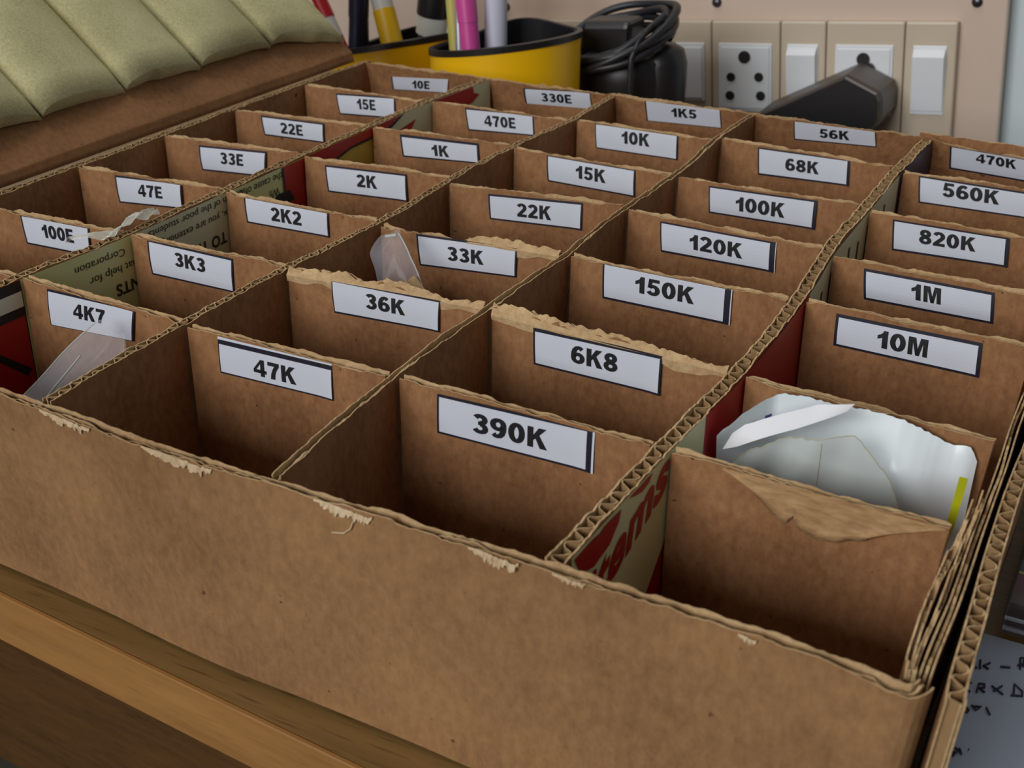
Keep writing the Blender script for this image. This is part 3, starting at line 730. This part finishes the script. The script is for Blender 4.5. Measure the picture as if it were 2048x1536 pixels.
BACKY = [(p.x, p.y) for s, p, d in resample([(0.0045, 0.3735), (0.08, 0.3740), (0.19, 0.3765), (0.30, 0.3758), (0.3735, 0.3715)], 0.004)]
by_cell = {(v[0], v[1]): k for k, v in LABELS.items()}
TOPS = {(2, 5): [(0, -.0004), (.012, .0004), (.020, .0014), (.030, -.0006), (.036, .0022), (.048, .0008), (.056, -.0012), (.072, -.0004)],
        (3, 5): [(0, .0010), (.010, .0018), (.018, .0012), (.03, .0010), (.045, .0010), (.055, .0004), (.065, -.0012), (.078, -.0006)],
        (2, 4): [(0, .0), (.030, -.0010), (.038, .0003), (.048, .0012), (.06, .0), (.07, .0)]}
WHERE = {(0, 6): 'bare front cross divider left of the 4K7 one, cut off by the photo edge',
         (4, 5): 'unmarked cross divider behind the crumpled white plastic bag',
         (4, 6): 'unmarked cross divider with torn peeling paper in front of the white plastic bag'}
for c in range(5):
    for r in range(1, 7):
        xl, yl, xr, yr = divider_line(c, r)
        nm = by_cell.get((c, r))
        root = thing('cross_divider', ((xl + xr) / 2, (yl + yr) / 2, -0.0685),
                     WHERE.get((c, r)) or 'brown cardboard cross divider bearing the white sticker that reads ' + nm, 'divider', 'short cross dividers of the box')
        b = MB()
        rough = (c, r) in TOPS
        board(b, [(xl, yl), ((xl + xr) / 2, (yl + yr) / 2), (xr, yr)], DT, seed=100 + c * 10 + r, jag=0.0017 if rough else 0.0007, tops=TOPS.get((c, r)), dents=0.00035)
        b.build('board', BM4, root)
        if rough:   # ragged paper pulled up above the rim
            b = MB(); vs_, fs = [], []
            n = 90; u0r = 0.50 if (c, r) == (2, 4) else 0.0
            for i in range(n + 1):
                u = i / n; u = u0r + (1 - u0r) * u; x = xl + (xr - xl) * u; s = u * (xr - xl); y = yl + (yr - yl) * u
                zt_ = lerp(TOPS[(c, r)], s)
                top_ = zt_ + 0.0003 + 0.0013 * abs(vnoise(s * 220, c + r * 3)) + 0.0005 * vnoise(s * 800, r)
                for z, dy in ((-0.0035 + 0.0012 * vnoise(s * 160, 7 + c), -DT / 2 - 0.0003), (-0.0012, -DT / 2 - 0.0006), (zt_, -DT / 2 + 0.0002), (top_, 0.0001 + 0.0003 * vnoise(s * 300, 3)), (top_ - 0.0008, 0.0007)):
                    vs_.append((x, y + dy, z))
            for i in range(n):
                for j in range(4): fs.append((i * 5 + j, (i + 1) * 5 + j, (i + 1) * 5 + j + 1, i * 5 + j + 1))
            b.add(vs_, fs, 0, False)
            o = b.build('ragged_rim', 'torn', root, recalc=False); o['label'] = 'ragged torn pale rim'
        if nm: sticker(nm, root)
        if (c, r) == (4, 6):
            b = MB(); vs_, fs = [], []
            pk = [(0.3172, -0.0004), (0.320, -0.0016), (0.325, -0.0048), (0.331, -0.0090), (0.3345, -0.0102), (0.3360, -0.0072), (0.3375, -0.0105), (0.341, -0.0118), (0.3477, -0.0110), (0.354, -0.0088), (0.362, -0.0050), (0.3695, -0.0016), (0.3712, -0.0006)]
            n = 60
            for i in range(n + 1):
                x = 0.3172 + (0.3712 - 0.3172) * i / n; zl = lerp(pk, x); d = -zl
                for k in range(7):
                    v = k / 6; z = -0.0003 + (zl + 0.0003) * v
                    off = 0.0004 + 0.10 * d * v ** 2 + 0.0007 * math.sin(v * 13 + x * 150) * v + 0.0004 * vnoise(x * 300 + v * 3, 5) * v
                    vs_.append(Vector(deform(x, front_y(c, r, x) - off, z)))
                vs_.append(Vector(deform(x, front_y(c, r, x) - off + 0.0006, zl + 0.0004)))
            for i in range(n):
                for j in range(7): fs.append((i * 8 + j, (i + 1) * 8 + j, (i + 1) * 8 + j + 1, i * 8 + j + 1))
            b.add(vs_, fs, 0, True)
            o = b.build('peeling_paper', 'peel', root, recalc=False); o['label'] = 'torn paper ply peeling down from the rim'
for nm in ('10E', '330E', '1K5', '56K', '470K'): sticker(nm, back_wall)

# ------------------------------------------------------------------ plastic pieces in the cells
bag = thing('plastic_bag', (0.338, 0.080, -0.066), 'crumpled white plastic bag stuffed in the cell near the right front corner', 'bag')
OUT = [(0.3062, -0.0075), (0.3110, -0.0030), (0.3179, 0.0004), (0.3250, 0.0010), (0.3344, 0.0008), (0.3420, 0.0016), (0.3501, 0.0018), (0.3570, -0.0002), (0.3635, -0.0026), (0.3690, -0.0026), (0.3712, -0.0075), (0.3722, -0.016)]
def back_sheet(u, v):
    x = 0.3062 + 0.0645 * u; zt_ = lerp(OUT, x) + 0.0003 * vnoise(u * 60, 2)
    z = zt_ + (-0.062 - zt_) * v
    lo = 0.0992 - 0.0035 * v + 0.0014 * vnoise(u * 5 + v * 1.5, 3) * min(1, v * 6) - 0.011 * math.exp(-((u - 0.72) / 0.2) ** 2) * math.sin(math.pi * min(1, v * 2.2 + 0.05)) * 0.9
    lo -= 0.010 * v * v + 0.017 * max(0, 0.16 - u) / 0.16 * (1 - v)
    return Vector((x, lo, z))
b = MB(); b.grid(back_sheet, 60, 40); b.build('back_sheet', 'bag', bag, recalc=False)
FRO = [(0.3120, -0.0125), (0.3161, -0.0080), (0.3240, -0.0025), (0.3362, 0.0025), (0.3435, 0.0040), (0.3475, 0.0000), (0.3527, -0.0060), (0.3560, -0.0140), (0.3575, -0.024)]
def front_sheet(u, v):
    x = 0.3120 + 0.0455 * u; zt_ = lerp(FRO, x) + 0.0003 * vnoise(u * 50, 9)
    z = zt_ + (-0.058 - zt_) * v
    y = 0.0815 - 0.007 * v - 0.004 * math.sin(math.pi * u) + 0.0016 * vnoise(u * 6 + v * 3, 14)
    return Vector((x, y, z))
b = MB(); b.grid(front_sheet, 50, 30); b.tube([front_sheet(i / 50, 0.0) for i in range(51)], 0.00014, 6, 1); b.tube([front_sheet(0.52, 0.02 + i / 40) + Vector((0, -0.0002, 0)) for i in range(9)], 0.00012, 6, 1); o = b.build('front_sheet', ['bagfilm', 'bagedge'], bag, recalc=False); o['label'] = 'thinner greyish front sheet'
def fold(u, v):
    lo = lerp([(0, 0.3088), (1, 0.3400)], u); 
    zl = lerp([(0, -0.0100), (0.12, -0.0085), (0.6, 0.0010), (1, 0.0098)], u); zh = zl + lerp([(0, 0.0030), (0.1, 0.0050), (0.7, 0.0042), (1, 0.0004)], u)
    return Vector((lo + 0.0010 * v, 0.0800 + 0.0045 * v + 0.001 * math.sin(u * 5), zl + (zh - zl) * v))
b = MB(); b.grid(fold, 30, 6); o = b.build('folded_hem', 'fold', bag, recalc=False); o['label'] = 'bright white folded hem'
def lime(u, v):
    z = lerp([(0, 0.0050), (1, -0.0240)], v)
    x = lerp([(0, 0.3712), (0.5, 0.3700), (1, 0.3678)], v) + 0.0020 * (u - 0.5)
    return Vector((x, 0.0690 + 0.0012 * math.sin(v * 4) + 0.003 * v, z))
b = MB(); b.grid(lime, 3, 14); o = b.build('yellow_strip', 'lime', bag, recalc=False); o['label'] = 'lime yellow strip at the bag edge'
b = MB()
for x, z, w in ((0.3128, -0.0074, 0.0010), (0.3158, -0.0062, 0.0012), (0.3172, -0.0070, 0.0014), (0.3164, -0.0078, 0.0008), (0.3100, -0.0090, 0.0008)):
    u0 = (x - 0.3062) / 0.066
    zt_ = lerp(OUT, x); v0 = (z - zt_) / (-0.062 - zt_)
    b.grid(lambda u, v: back_sheet(u0 + (u - 0.5) * w / 0.066, v0 + (v - 0.5) * 0.014) + Vector((0, -0.0004, 0)), 2, 2)
o = b.build('ink_mark', 'blueink', bag, recalc=False); o['label'] = 'faded blue ink marks'

# clear bag in the 4K7 cell
def scrap(u, v):
    top = Vector((0.1140, 0.0490, -0.0045)).lerp(Vector((0.1318, 0.0490, -0.0065)), u)
    bot = Vector((0.1040, 0.0125, -0.0280)).lerp(Vector((0.1370, 0.0130, -0.0260)), u)
    p = top.lerp(bot, v)
    p.z += 0.0032 * math.sin(math.pi * u) + 0.0008 * vnoise(u * 6 + v * 4, 6)
    if v < 0.16: p = p.lerp(Vector((0.1215, 0.0500, 0.0010)), (0.16 - v) / 0.16 * 0.40)
    return p
root = thing('clear_bag', (0.12, 0.03, -0.045), 'clear plastic bag lying in the cell before the 4K7 sticker', 'bag')
b = MB(); b.grid(scrap, 20, 26); b.grid(lambda u, v: scrap(u, v) + Vector((0.0006, 0.0012 * math.sin(math.pi * u), -0.0045 * math.sin(math.pi * u))), 20, 26); b.build('film', 'film', root, recalc=False)
b = MB(); b.tube([scrap(0.42, 0.30 + 0.7 * i / 10) + Vector((0, 0, 0.0003)) for i in range(11)], 0.00025, 6); b.tube([scrap(0.0, i / 10) for i in range(11)], 0.00025, 6)
b.build('film_crease', 'bagfilm', root)

# clear bag in front of 33K, with a slip of card in it
root = thing('clear_bag', (0.165, 0.14, -0.05), 'small clear plastic bag standing left of the 33K sticker', 'bag')
def bag33(u, v):
    tl, tr = Vector((0.1512, 0.1480, -0.0018)), Vector((0.1662, 0.1480, 0.0025))
    bl, br = Vector((0.1640, 0.1380, -0.0260)), Vector((0.1850, 0.1380, -0.0240))
    p = tl.lerp(tr, u).lerp(bl.lerp(br, u), v)
    p.y -= 0.0030 * math.sin(math.pi * u) * math.sin(math.pi * min(1, v + 0.15)) + 0.0006 * vnoise(u * 7 + v * 5, 2)
    if v < 0.15: p = p.lerp(Vector((0.1625, 0.1485, 0.0035)), (0.15 - v) / 0.15 * 0.5)
    return p
b = MB(); b.grid(bag33, 18, 24); b.grid(lambda u, v: bag33(u, v) + Vector((0, 0.006 * math.sin(math.pi * u), 0)), 18, 24); b.build('film', 'film', root, recalc=False)
b = MB(); b.tube([bag33(i / 8, 0.02) for i in range(3, 8)], 0.0007, 6); b.tube([bag33(1.0, i / 12) for i in range(13)], 0.0003, 6); b.build('film_seam', 'bagfilm', root)
b = MB(); b.prism([Vector(p) for p in ((0.1668, 0.1410, -0.0150), (0.1745, 0.1410, -0.0085), (0.1815, 0.1400, -0.0150), (0.1760, 0.1400, -0.0260), (0.1690, 0.1400, -0.0260))], [Vector(p) + Vector((0, 0.0006, 0)) for p in ((0.1668, 0.1410, -0.0150), (0.1745, 0.1410, -0.0085), (0.1815, 0.1400, -0.0150), (0.1760, 0.1400, -0.0260), (0.1690, 0.1400, -0.0260))])
o = b.build('card_slip', 'torn', root); o['label'] = 'tan card slip inside the bag'

# crumpled clear tape over the first long divider
def tapef(u, v):
    y = 0.0905 + 0.035 * u; x = lerp([(0, 0.0665), (0.3, 0.0715), (1, 0.0748)], u)
    wv = (v - 0.5) * lerp([(0, 0.0085), (0.5, 0.0060), (0.8, 0.0055), (1, 0.0030)], u)
    return Vector((x + wv, y, 0.0018 + 0.0020 * math.sin(u * 9 + v * 2) * 0.5 + 0.0012 * vnoise(u * 14 + v * 5, 4) + 0.0022 * u * (1 - abs(v - 0.5)) - (0.0045 if v < 0.5 else 0.0) * (0.5 - v) * (1 - u)))
b = MB(); b.grid(tapef, 40, 10, smooth=False)
tag(b.build('tape_scrap', 'tape', loc=(0.072, 0.108, 0.002), recalc=False), 'crumpled clear tape on the printed long divider beside 100E', 'tape')

# ------------------------------------------------------------------ switchboard on the wall
PA = math.radians(5.5)
def pn(u, v, d=0.0):   # switchboard coordinates: u right, v down from the modules' top left, d out of the wall
    c, s = math.cos(PA), math.sin(PA)
    return Vector((0.0922 + u * c + v * s * 0.95, 0.675 - d, -0.0218 + u * s - v * c))
def pbox(b, u0, u1, v0, v1, d0, d1, mi=0, bev=0.0):
    b.box((u0, v0, d0), (u1, v1, d1), mi, bev, xf=lambda c: pn(c.x, c.y, c.z))
board_t = thing('switchboard', (0.0, 0.675, -0.15), 'beige wall switchboard with white switches and sockets behind the box', 'switchboard')
b = MB(); pbox(b, -0.62, 0.1945, -0.30, 0.17, -0.008, 0.0, bev=0.0015); b.build('back_plate', 'panel', board_t)
for u, v in ((0.0016, -0.0115), (0.1755, -0.0115), (-0.166, -0.0085)):
    b = MB()
    rings = []
    for rr, dd in ((0.0034, 0.0), (0.0034, 0.0012), (0.0020, 0.0022), (0.0006, 0.0024)):
        rings.append([pn(u + rr * math.cos(a), v + rr * math.sin(a), dd) for a in [2 * math.pi * k / 14 for k in range(14)]])
    b.add([p for r_ in rings for p in r_], [(i * 14 + k, i * 14 + (k + 1) % 14, (i + 1) * 14 + (k + 1) % 14, (i + 1) * 14 + k) for i in range(3) for k in range(14)], 0, True)
    b.add(rings[-1], [tuple(range(14))], 0)
    pbox(b, u - 0.0018, u + 0.0018, v - 0.0003, v + 0.0003, 0.0020, 0.0026, 1)
    b.build('screw', ['screw', 'dark'], board_t)
MW = [(-0.162, -0.1295, 's'), (-0.1295, -0.081, 'p'), (-0.081, -0.0318, 'p'), (-0.0318, 0.0, 'b'), (0.0, 0.0494, 'p'), (0.0494, 0.0810, 's'), (0.0810, 0.1329, 'q'), (0.1329, 0.1662, 's')]
for u0, u1, kind in MW:
    b = MB(); pbox(b, u0 + 0.0003, u1 - 0.0003, 0.0, 0.083, 0.0, 0.0075, bev=0.0012)
    fr = b.build('module_frame', 'frame', board_t)
    um = (u0 + u1) / 2
    if kind in 's':
        b = MB(); pbox(b, um - 0.0108, um + 0.0108, 0.0150, 0.0600, 0.0070, 0.0086, bev=0.0006)
        # rocker tilted: lower half pressed in at the top
        prof = [(0.0168, 0.0086), (0.0172, 0.0100), (0.0215, 0.0135), (0.0400, 0.0118), (0.0572, 0.0098), (0.0578, 0.0086)]
        b.prism([pn(um - 0.0100, v, d) for v, d in prof], [pn(um + 0.0100, v, d) for v, d in prof])
        b.build('rocker', 'white', fr)
    elif kind == 'b':
        b = MB(); pbox(b, um - 0.0108, um + 0.0108, 0.0150, 0.0560, 0.0070, 0.0088, bev=0.0006)
        pbox(b, um - 0.0094, um + 0.0094, 0.0175, 0.0540, 0.0086, 0.0098, bev=0.0008)
        b.build('blank_cover', 'white', fr)
    else:
        us = 0.0192
        b = MB(); pbox(b, um - us, um + us, 0.0150, 0.0620, 0.0070, 0.0088, bev=0.0005)
        pbox(b, um - us + 0.0016, um + us - 0.0016, 0.0172, 0.0600, 0.0086, 0.0096, bev=0.0006)
        so = b.build('socket', 'white', fr)
        holes = [(0, 0.0242, 0.0050), (-0.0098, 0.0382, 0.0037), (0.0104, 0.0378, 0.0037), (-0.0105, 0.0512, 0.0038), (0.0118, 0.0508, 0.0038)]
        for hu, hv, hr in holes:
            b = MB(); vs_ = []; n = 20
            for rr, dd in ((hr, 0.0100), (hr * 0.93, 0.0100), (hr * 0.9, 0.0099)):
                vs_ += [pn(um + hu + rr * math.cos(2 * math.pi * k / n), hv + rr * math.sin(2 * math.pi * k / n), dd) for k in range(n)]
            b.add(vs_, [(i * n + k, i * n + (k + 1) % n, (i + 1) * n + (k + 1) % n, (i + 1) * n + k) for i in range(2) for k in range(n)] + [tuple(range(2 * n, 3 * n))], [1] * (2 * n) + [0])
            b.build('pin_hole', ['dark', 'white'], so, recalc=False)

# black plug adapter in the fourth socket
pl = thing('plug_adapter', (0.19, 0.64, -0.075), 'black angular plug adapter pushed into the right-hand socket', 'plug')
prof_b = [(0.2010, -0.0365), (0.2235, -0.0452), (0.2262, -0.0500), (0.2270, -0.0620), (0.2245, -0.0680), (0.2135, -0.0775), (0.1750, -0.0960), (0.1480, -0.0810), (0.1440, -0.0700)]
cx = sum(p[0] for p in prof_b) / len(prof_b); cz = sum(p[1] for p in prof_b) / len(prof_b)
def sc(p, k): return (cx + (p[0] - cx) * k, cz + (p[1] - cz) * k)
b = MB(); lv = [(0.6648, 0.97), (0.6600, 1.0), (0.6260, 0.985), (0.6225, 0.95), (0.6220, 0.90)]
n = len(prof_b); vs_ = []
for y, k in lv: vs_ += [(sc(p, k)[0], y, sc(p, k)[1]) for p in prof_b]
fs = [(i * n + k, i * n + (k + 1) % n, (i + 1) * n + (k + 1) % n, (i + 1) * n + k) for i in range(len(lv) - 1) for k in range(n)]
ms = [0] * len(fs)
b.add(vs_, fs + [tuple(range(n))[::-1], tuple(range((len(lv) - 1) * n, len(lv) * n))], ms + [0, 1])
b.build('body', ['plugside', 'blackp'], pl)
b = MB(); b.tube([(0.2050, 0.6655, -0.0420), (0.2050, 0.6620, -0.0420)], 0.005, 16); b.build('earth_pin', 'blackp', pl)

# ------------------------------------------------------------------ pen cups
def cup(cx, cy, r, rim, label, z0=ZT, grp='yellow pen cups'):
    root = thing('pen_cup', (cx, cy, z0), label, 'pen cup', grp)
    n = 72
    def wall(r0, r1, lo, hi, mi, b):
        vs_ = []
        for k in range(n):
            a = 2 * math.pi * k / n
            for rr, z in ((r0, lo(a)), (r0, hi(a)), (r1, hi(a)), (r1, lo(a))): vs_.append((cx + rr * math.cos(a), cy + rr * math.sin(a), z))
        b.add(vs_, [(k * 4 + j, ((k + 1) % n) * 4 + j, ((k + 1) % n) * 4 + (j + 1) % 4, k * 4 + (j + 1) % 4) for k in range(n) for j in range(4)], mi, False)
    b = MB(); wall(r, r - 0.0018, lambda a: z0, lambda a: rim(a) - 0.0032, 0, b)
    o = b.build('shell', 'yellow', root)
    for p in o.data.polygons: p.use_smooth = True
    o.data.set_sharp_from_angle(angle=0.6)
    b = MB(); wall(r + 0.0009, r - 0.0022, lambda a: rim(a) - 0.0035, rim, 0, b)
    wall(r - 0.0020, r - 0.0034, lambda a: z0 + 0.002, lambda a: rim(a) - 0.0008, 0, b)
    b.add([(cx + (r - 0.0022) * math.cos(2 * math.pi * k / n), cy + (r - 0.0022) * math.sin(2 * math.pi * k / n), z0 + 0.003) for k in range(n)], [tuple(range(n))])
    o = b.build('lining', 'blackp', root); o['label'] = 'black rim and lining'
    return root
def hump(a, c, w): return math.exp(-(math.atan2(math.sin(a - c), math.cos(a - c)) / w) ** 2)
def rim2(a): return -0.0018 + 0.0075 * math.cos(a) - 0.002 * math.sin(a) + 0.0075 * hump(a, 1.85, 0.6)
def rim1(a): return -0.0200 + 0.0100 * math.cos(a) - 0.004 * math.sin(a) + 0.0075 * hump(a, 1.8, 0.8)
cup(-0.0575, 0.500, 0.0435, rim1, 'left yellow pen cup with black rim, beside the foam-lined lid')
cup(0.0385, 0.463, 0.0440, rim2, 'right yellow pen cup with black rim, beside the coiled black cable')
def pen(name, parts, label, cat='pen', group='pens in the yellow cups'):
    root = thing(name, parts[0][1][0], label, cat, group)
    for pname, pts, r, m in parts:
        b = MB(); b.tube(pts, r, 14); b.build(pname, m, root)
def ln(a, c, t): return tuple(a[i] + (c[i] - a[i]) * t for i in range(3))
def stick(a, c, cuts):   # cuts: (part, t0, t1, r, material) along a-c
    return [(p, [ln(a, c, t0), ln(a, c, (t0 + t1) / 2), ln(a, c, t1)], r, m) for p, t0, t1, r, m in cuts]
A, B_ = (-0.0720, 0.482, -0.060), (-0.1130, 0.490, 0.004)
pen('ballpoint_pen', stick(A, B_, [('barrel', 0, .62, .0042, 'redp'), ('label_band', .621, .80, .0044, 'offwhite'), ('cap', .801, 1.2, .0048, 'redp'), ('tail', 1.2, 1.6, .0038, 'offwhite')]), 'red and white pen leaning left over the foam-lined lid')
A, B_ = (-0.0850, 0.488, -0.060), (-0.0818, 0.497, 0.060)
pen('marker_pen', stick(A, B_, [('barrel', 0, .45, .0062, 'navyp'), ('cap', .45, 1, .0066, 'navyp')]), 'thick navy marker standing in the left yellow cup')
A, B_ = (-0.0940, 0.515, -0.060), (-0.0955, 0.522, 0.060)
pen('thin_rod', stick(A, B_, [('shaft', 0, 1, .0012, 'screw')]), 'thin grey rod left of the navy marker')
A, B_ = (-0.0420, 0.484, -0.062), (-0.0735, 0.500, 0.014)
pen('highlighter', stick(A, B_, [('barrel', 0, .80, .0072, 'yellow'), ('cap', .801, 1.5, .0068, 'offwhite')]), 'yellow highlighter with pale end in the left cup')
A, B_ = (-0.0490, 0.515, -0.060), (-0.0360, 0.512, 0.020)
pen('marker_pen', stick(A, B_, [('barrel', 0, .55, .0085, 'navyp'), ('collar', .55, .70, .0105, 'offwhite'), ('cap', .701, 1.4, .0112, 'blackp')]), 'fat black-capped marker right of the yellow highlighter')
A, B_ = (-0.0320, 0.508, -0.060), (-0.0150, 0.512, 0.035)
pen('ballpoint_pen', stick(A, B_, [('barrel', 0, 1, .0048, 'offwhite')]), 'off-white pen rightmost in the left yellow cup')
A, B_ = (0.0150, 0.452, -0.060), (0.0030, 0.461, 0.030)
pen('pencil', stick(A, B_, [('shaft', 0, 1, .0037, 'olive')]), 'yellow-green pencil leftmost in the right yellow cup')
A, B_ = (0.0165, 0.450, -0.060), (0.0075, 0.462, 0.032)
pen('ballpoint_pen', stick(A, B_, [('barrel', 0, 1, .0030, 'silver')]), 'slim silver pen beside the pink marker')
A, B_ = (0.0270, 0.452, -0.060), (0.0120, 0.461, 0.032)
pen('marker_pen', stick(A, B_, [('barrel', 0, .72, .0058, 'pink'), ('cap', .72, 1, .0062, 'pink')]), 'pink marker in the right yellow cup')
A, B_ = (0.0265, 0.474, -0.060), (0.0240, 0.478, 0.045)
pen('marker_pen', stick(A, B_, [('barrel', 0, 1, .0068, 'lavender')]), 'pale lavender marker behind the pink one')

# ------------------------------------------------------------------ power adapter with its coiled cable
pw = thing('power_adapter', (0.086, 0.52, ZT), 'black power adapter wrapped in its coiled cable behind the box', 'adapter')
b = MB(); vs_ = []; n = 40
for z, r in ((ZT, 0.029), (ZT + 0.004, 0.031), (-0.030, 0.031), (-0.018, 0.030), (-0.014, 0.026)):
    vs_ += [(0.0870 + r * math.cos(2 * math.pi * k / n), 0.524 + r * 0.8 * math.sin(2 * math.pi * k / n), z) for k in range(n)]
b.add(vs_, [(i * n + k, i * n + (k + 1) % n, (i + 1) * n + (k + 1) % n, (i + 1) * n + k) for i in range(4) for k in range(n)] + [tuple(range(n))[::-1], tuple(range(4 * n, 5 * n))], 0, True)
b.build('body', 'blackp', pw)
b = MB(); b.box((-0.0165, -0.013, -0.016), (0.0165, 0.013, 0.0125), 0, 0.004, xf=lambda c: Vector((0.0815 + c.x, 0.520 + c.y, -0.008 + c.z + c.x * 0.10)))
b.build('plug_block', 'blackp', pw)
b = MB(); pts = []
turns = 6
for i in range(turns * 48 + 1):
    a = 2 * math.pi * i / 48; t = i / (turns * 48)
    rr = 0.0345 + 0.0032 * math.sin(t * 17) - 0.001 * t
    x = rr * math.cos(a) * 1.02; y = rr * 0.86 * math.sin(a)
    z = -0.0190 + 0.0190 * t * (0.7 + 0.3 * math.sin(a)) + 0.32 * x + 0.20 * y + 0.0016 * math.sin(3 * a + t * 9)
    pts.append((0.0820 + x, 0.522 + y, z + 0.0035))
b.tube(pts, 0.0024, 8)
pts = [(0.1125, 0.506, 0.006), (0.1075, 0.499, -0.002), (0.1050, 0.4945, -0.012), (0.1055, 0.4935, -0.030), (0.1060, 0.494, -0.050), (0.1065, 0.494, ZT + 0.003)]
b.tube([pts[0]] + [ln(pts[i], pts[i + 1], t / 4) for i in range(len(pts) - 1) for t in range(1, 5)], 0.0017, 8)
b.build('coiled_cable', 'cable', pw)
b = MB()
vs_ = []
for z, r in ((ZT, 0.0155), (ZT + 0.003, 0.017), (-0.020, 0.017), (-0.012, 0.0145), (-0.009, 0.009)):
    vs_ += [(0.1095 + r * math.cos(2 * math.pi * k / n), 0.5290 + r * math.sin(2 * math.pi * k / n), z) for k in range(n)]
b.add(vs_, [(i * n + k, i * n + (k + 1) % n, (i + 1) * n + (k + 1) % n, (i + 1) * n + k) for i in range(4) for k in range(n)] + [tuple(range(n))[::-1], tuple(range(4 * n, 5 * n))], 0, True)
b.build('cable_block', 'blackp', pw)

# ------------------------------------------------------------------ right of the box: handwritten sheet, clear case
b = MB()
def sheetf(u, v): return Vector((0.3801 + 0.20 * u, -0.0140 + 0.130 * v, ZT + 0.0006 + 0.0004 * math.sin(u * 5) * v))
b.grid(sheetf, 12, 12); b.grid(lambda u, v: sheetf(u, v) - Vector((0, 0, 0.0002)), 12, 12)
sheet = b.build('paper_sheet', 'paper', loc=(0.484, 0.05, ZT + 0.0005), recalc=False)
tag(sheet, 'white sheet with handwriting lying to the right of the cardboard box', 'paper')
STK = [
    [(0.3806, 0.0987), (0.3811, 0.0989)], [(0.3813, 0.1027), (0.3819, 0.0988)], [(0.3839, 0.1027), (0.3825, 0.1005), (0.3840, 0.0997)],
    [(0.3867, 0.1023), (0.3892, 0.1032)], [(0.3910, 0.1089), (0.3917, 0.1038)], [(0.3910, 0.1089), (0.3919, 0.1094), (0.3923, 0.1068), (0.3915, 0.1061)], [(0.3907, 0.1052), (0.3925, 0.1057)],
    [(0.3810, 0.0915), (0.3806, 0.0913)], [(0.3806, 0.0876), (0.3813, 0.0878)],
    [(0.3829, 0.0882), (0.3828, 0.0922), (0.3842, 0.0927), (0.3844, 0.0912), (0.3831, 0.0903), (0.3848, 0.0892)],
    [(0.3860, 0.0928), (0.3893, 0.0906)], [(0.3885, 0.0941), (0.3868, 0.0908)],
    [(0.3919, 0.0915), (0.3913, 0.0965), (0.3937, 0.0943), (0.3940, 0.0924), (0.3912, 0.0912)],
    [(0.3803, 0.0752), (0.3804, 0.0766), (0.3812, 0.0767), (0.3808, 0.0786), (0.3821, 0.0787), (0.3824, 0.0799), (0.3815, 0.0807)],
    [(0.3827, 0.0822), (0.3840, 0.0807), (0.3850, 0.0828), (0.3830, 0.0819)], [(0.3863, 0.0831), (0.3876, 0.0806)],
    [(0.3803, 0.0584), (0.3805, 0.0595)], [(0.3809, 0.0611), (0.3820, 0.0601), (0.3826, 0.0620), (0.3812, 0.0616), (0.3821, 0.0609)],
    [(0.3820, 0.0637), (0.3840, 0.0620), (0.3830, 0.0638)], [(0.3850, 0.0646), (0.3853, 0.0646)],
    [(0.3945, 0.1050), (0.3950, 0.1110), (0.3965, 0.1105), (0.3960, 0.1078)], [(0.3960, 0.0930), (0.3985, 0.0975), (0.3992, 0.0925)]]
b = MB()
for st in STK:
    b.tube([(x, y, ZT + 0.00095) for x, y in st], 0.00030, 6)
b.build('handwriting', 'pencilink', sheet)
cs = thing('disc_case', (0.45, 0.18, ZT), 'clear flat disc case with a red-banded sleeve beside the box, behind the handwritten sheet', 'case')
b = MB(); b.box((0.3840, 0.1185, ZT + 0.0006), (0.520, 0.245, ZT + 0.0100), bev=0.0006); b.build('case_shell', 'case', cs)
for k, (z0, z1) in enumerate(((0.0022, 0.0034), (0.0058, 0.0066))):
    b = MB(); b.box((0.3843, 0.1182, ZT + z0), (0.519, 0.1190, ZT + z1)); b.build('case_ridge', 'silver', cs)
b = MB()
for y0, y1, mi in ((0.1230, 0.1285, 1), (0.1285, 0.1390, 0), (0.1390, 0.1404, 3), (0.1404, 0.243, 2)):
    b.box((0.3846, y0, ZT + 0.0084), (0.518, y1, ZT + 0.0088), mi)
b.build('sleeve', ['redbook', 'brownb', 'greyb', 'lime'], cs)
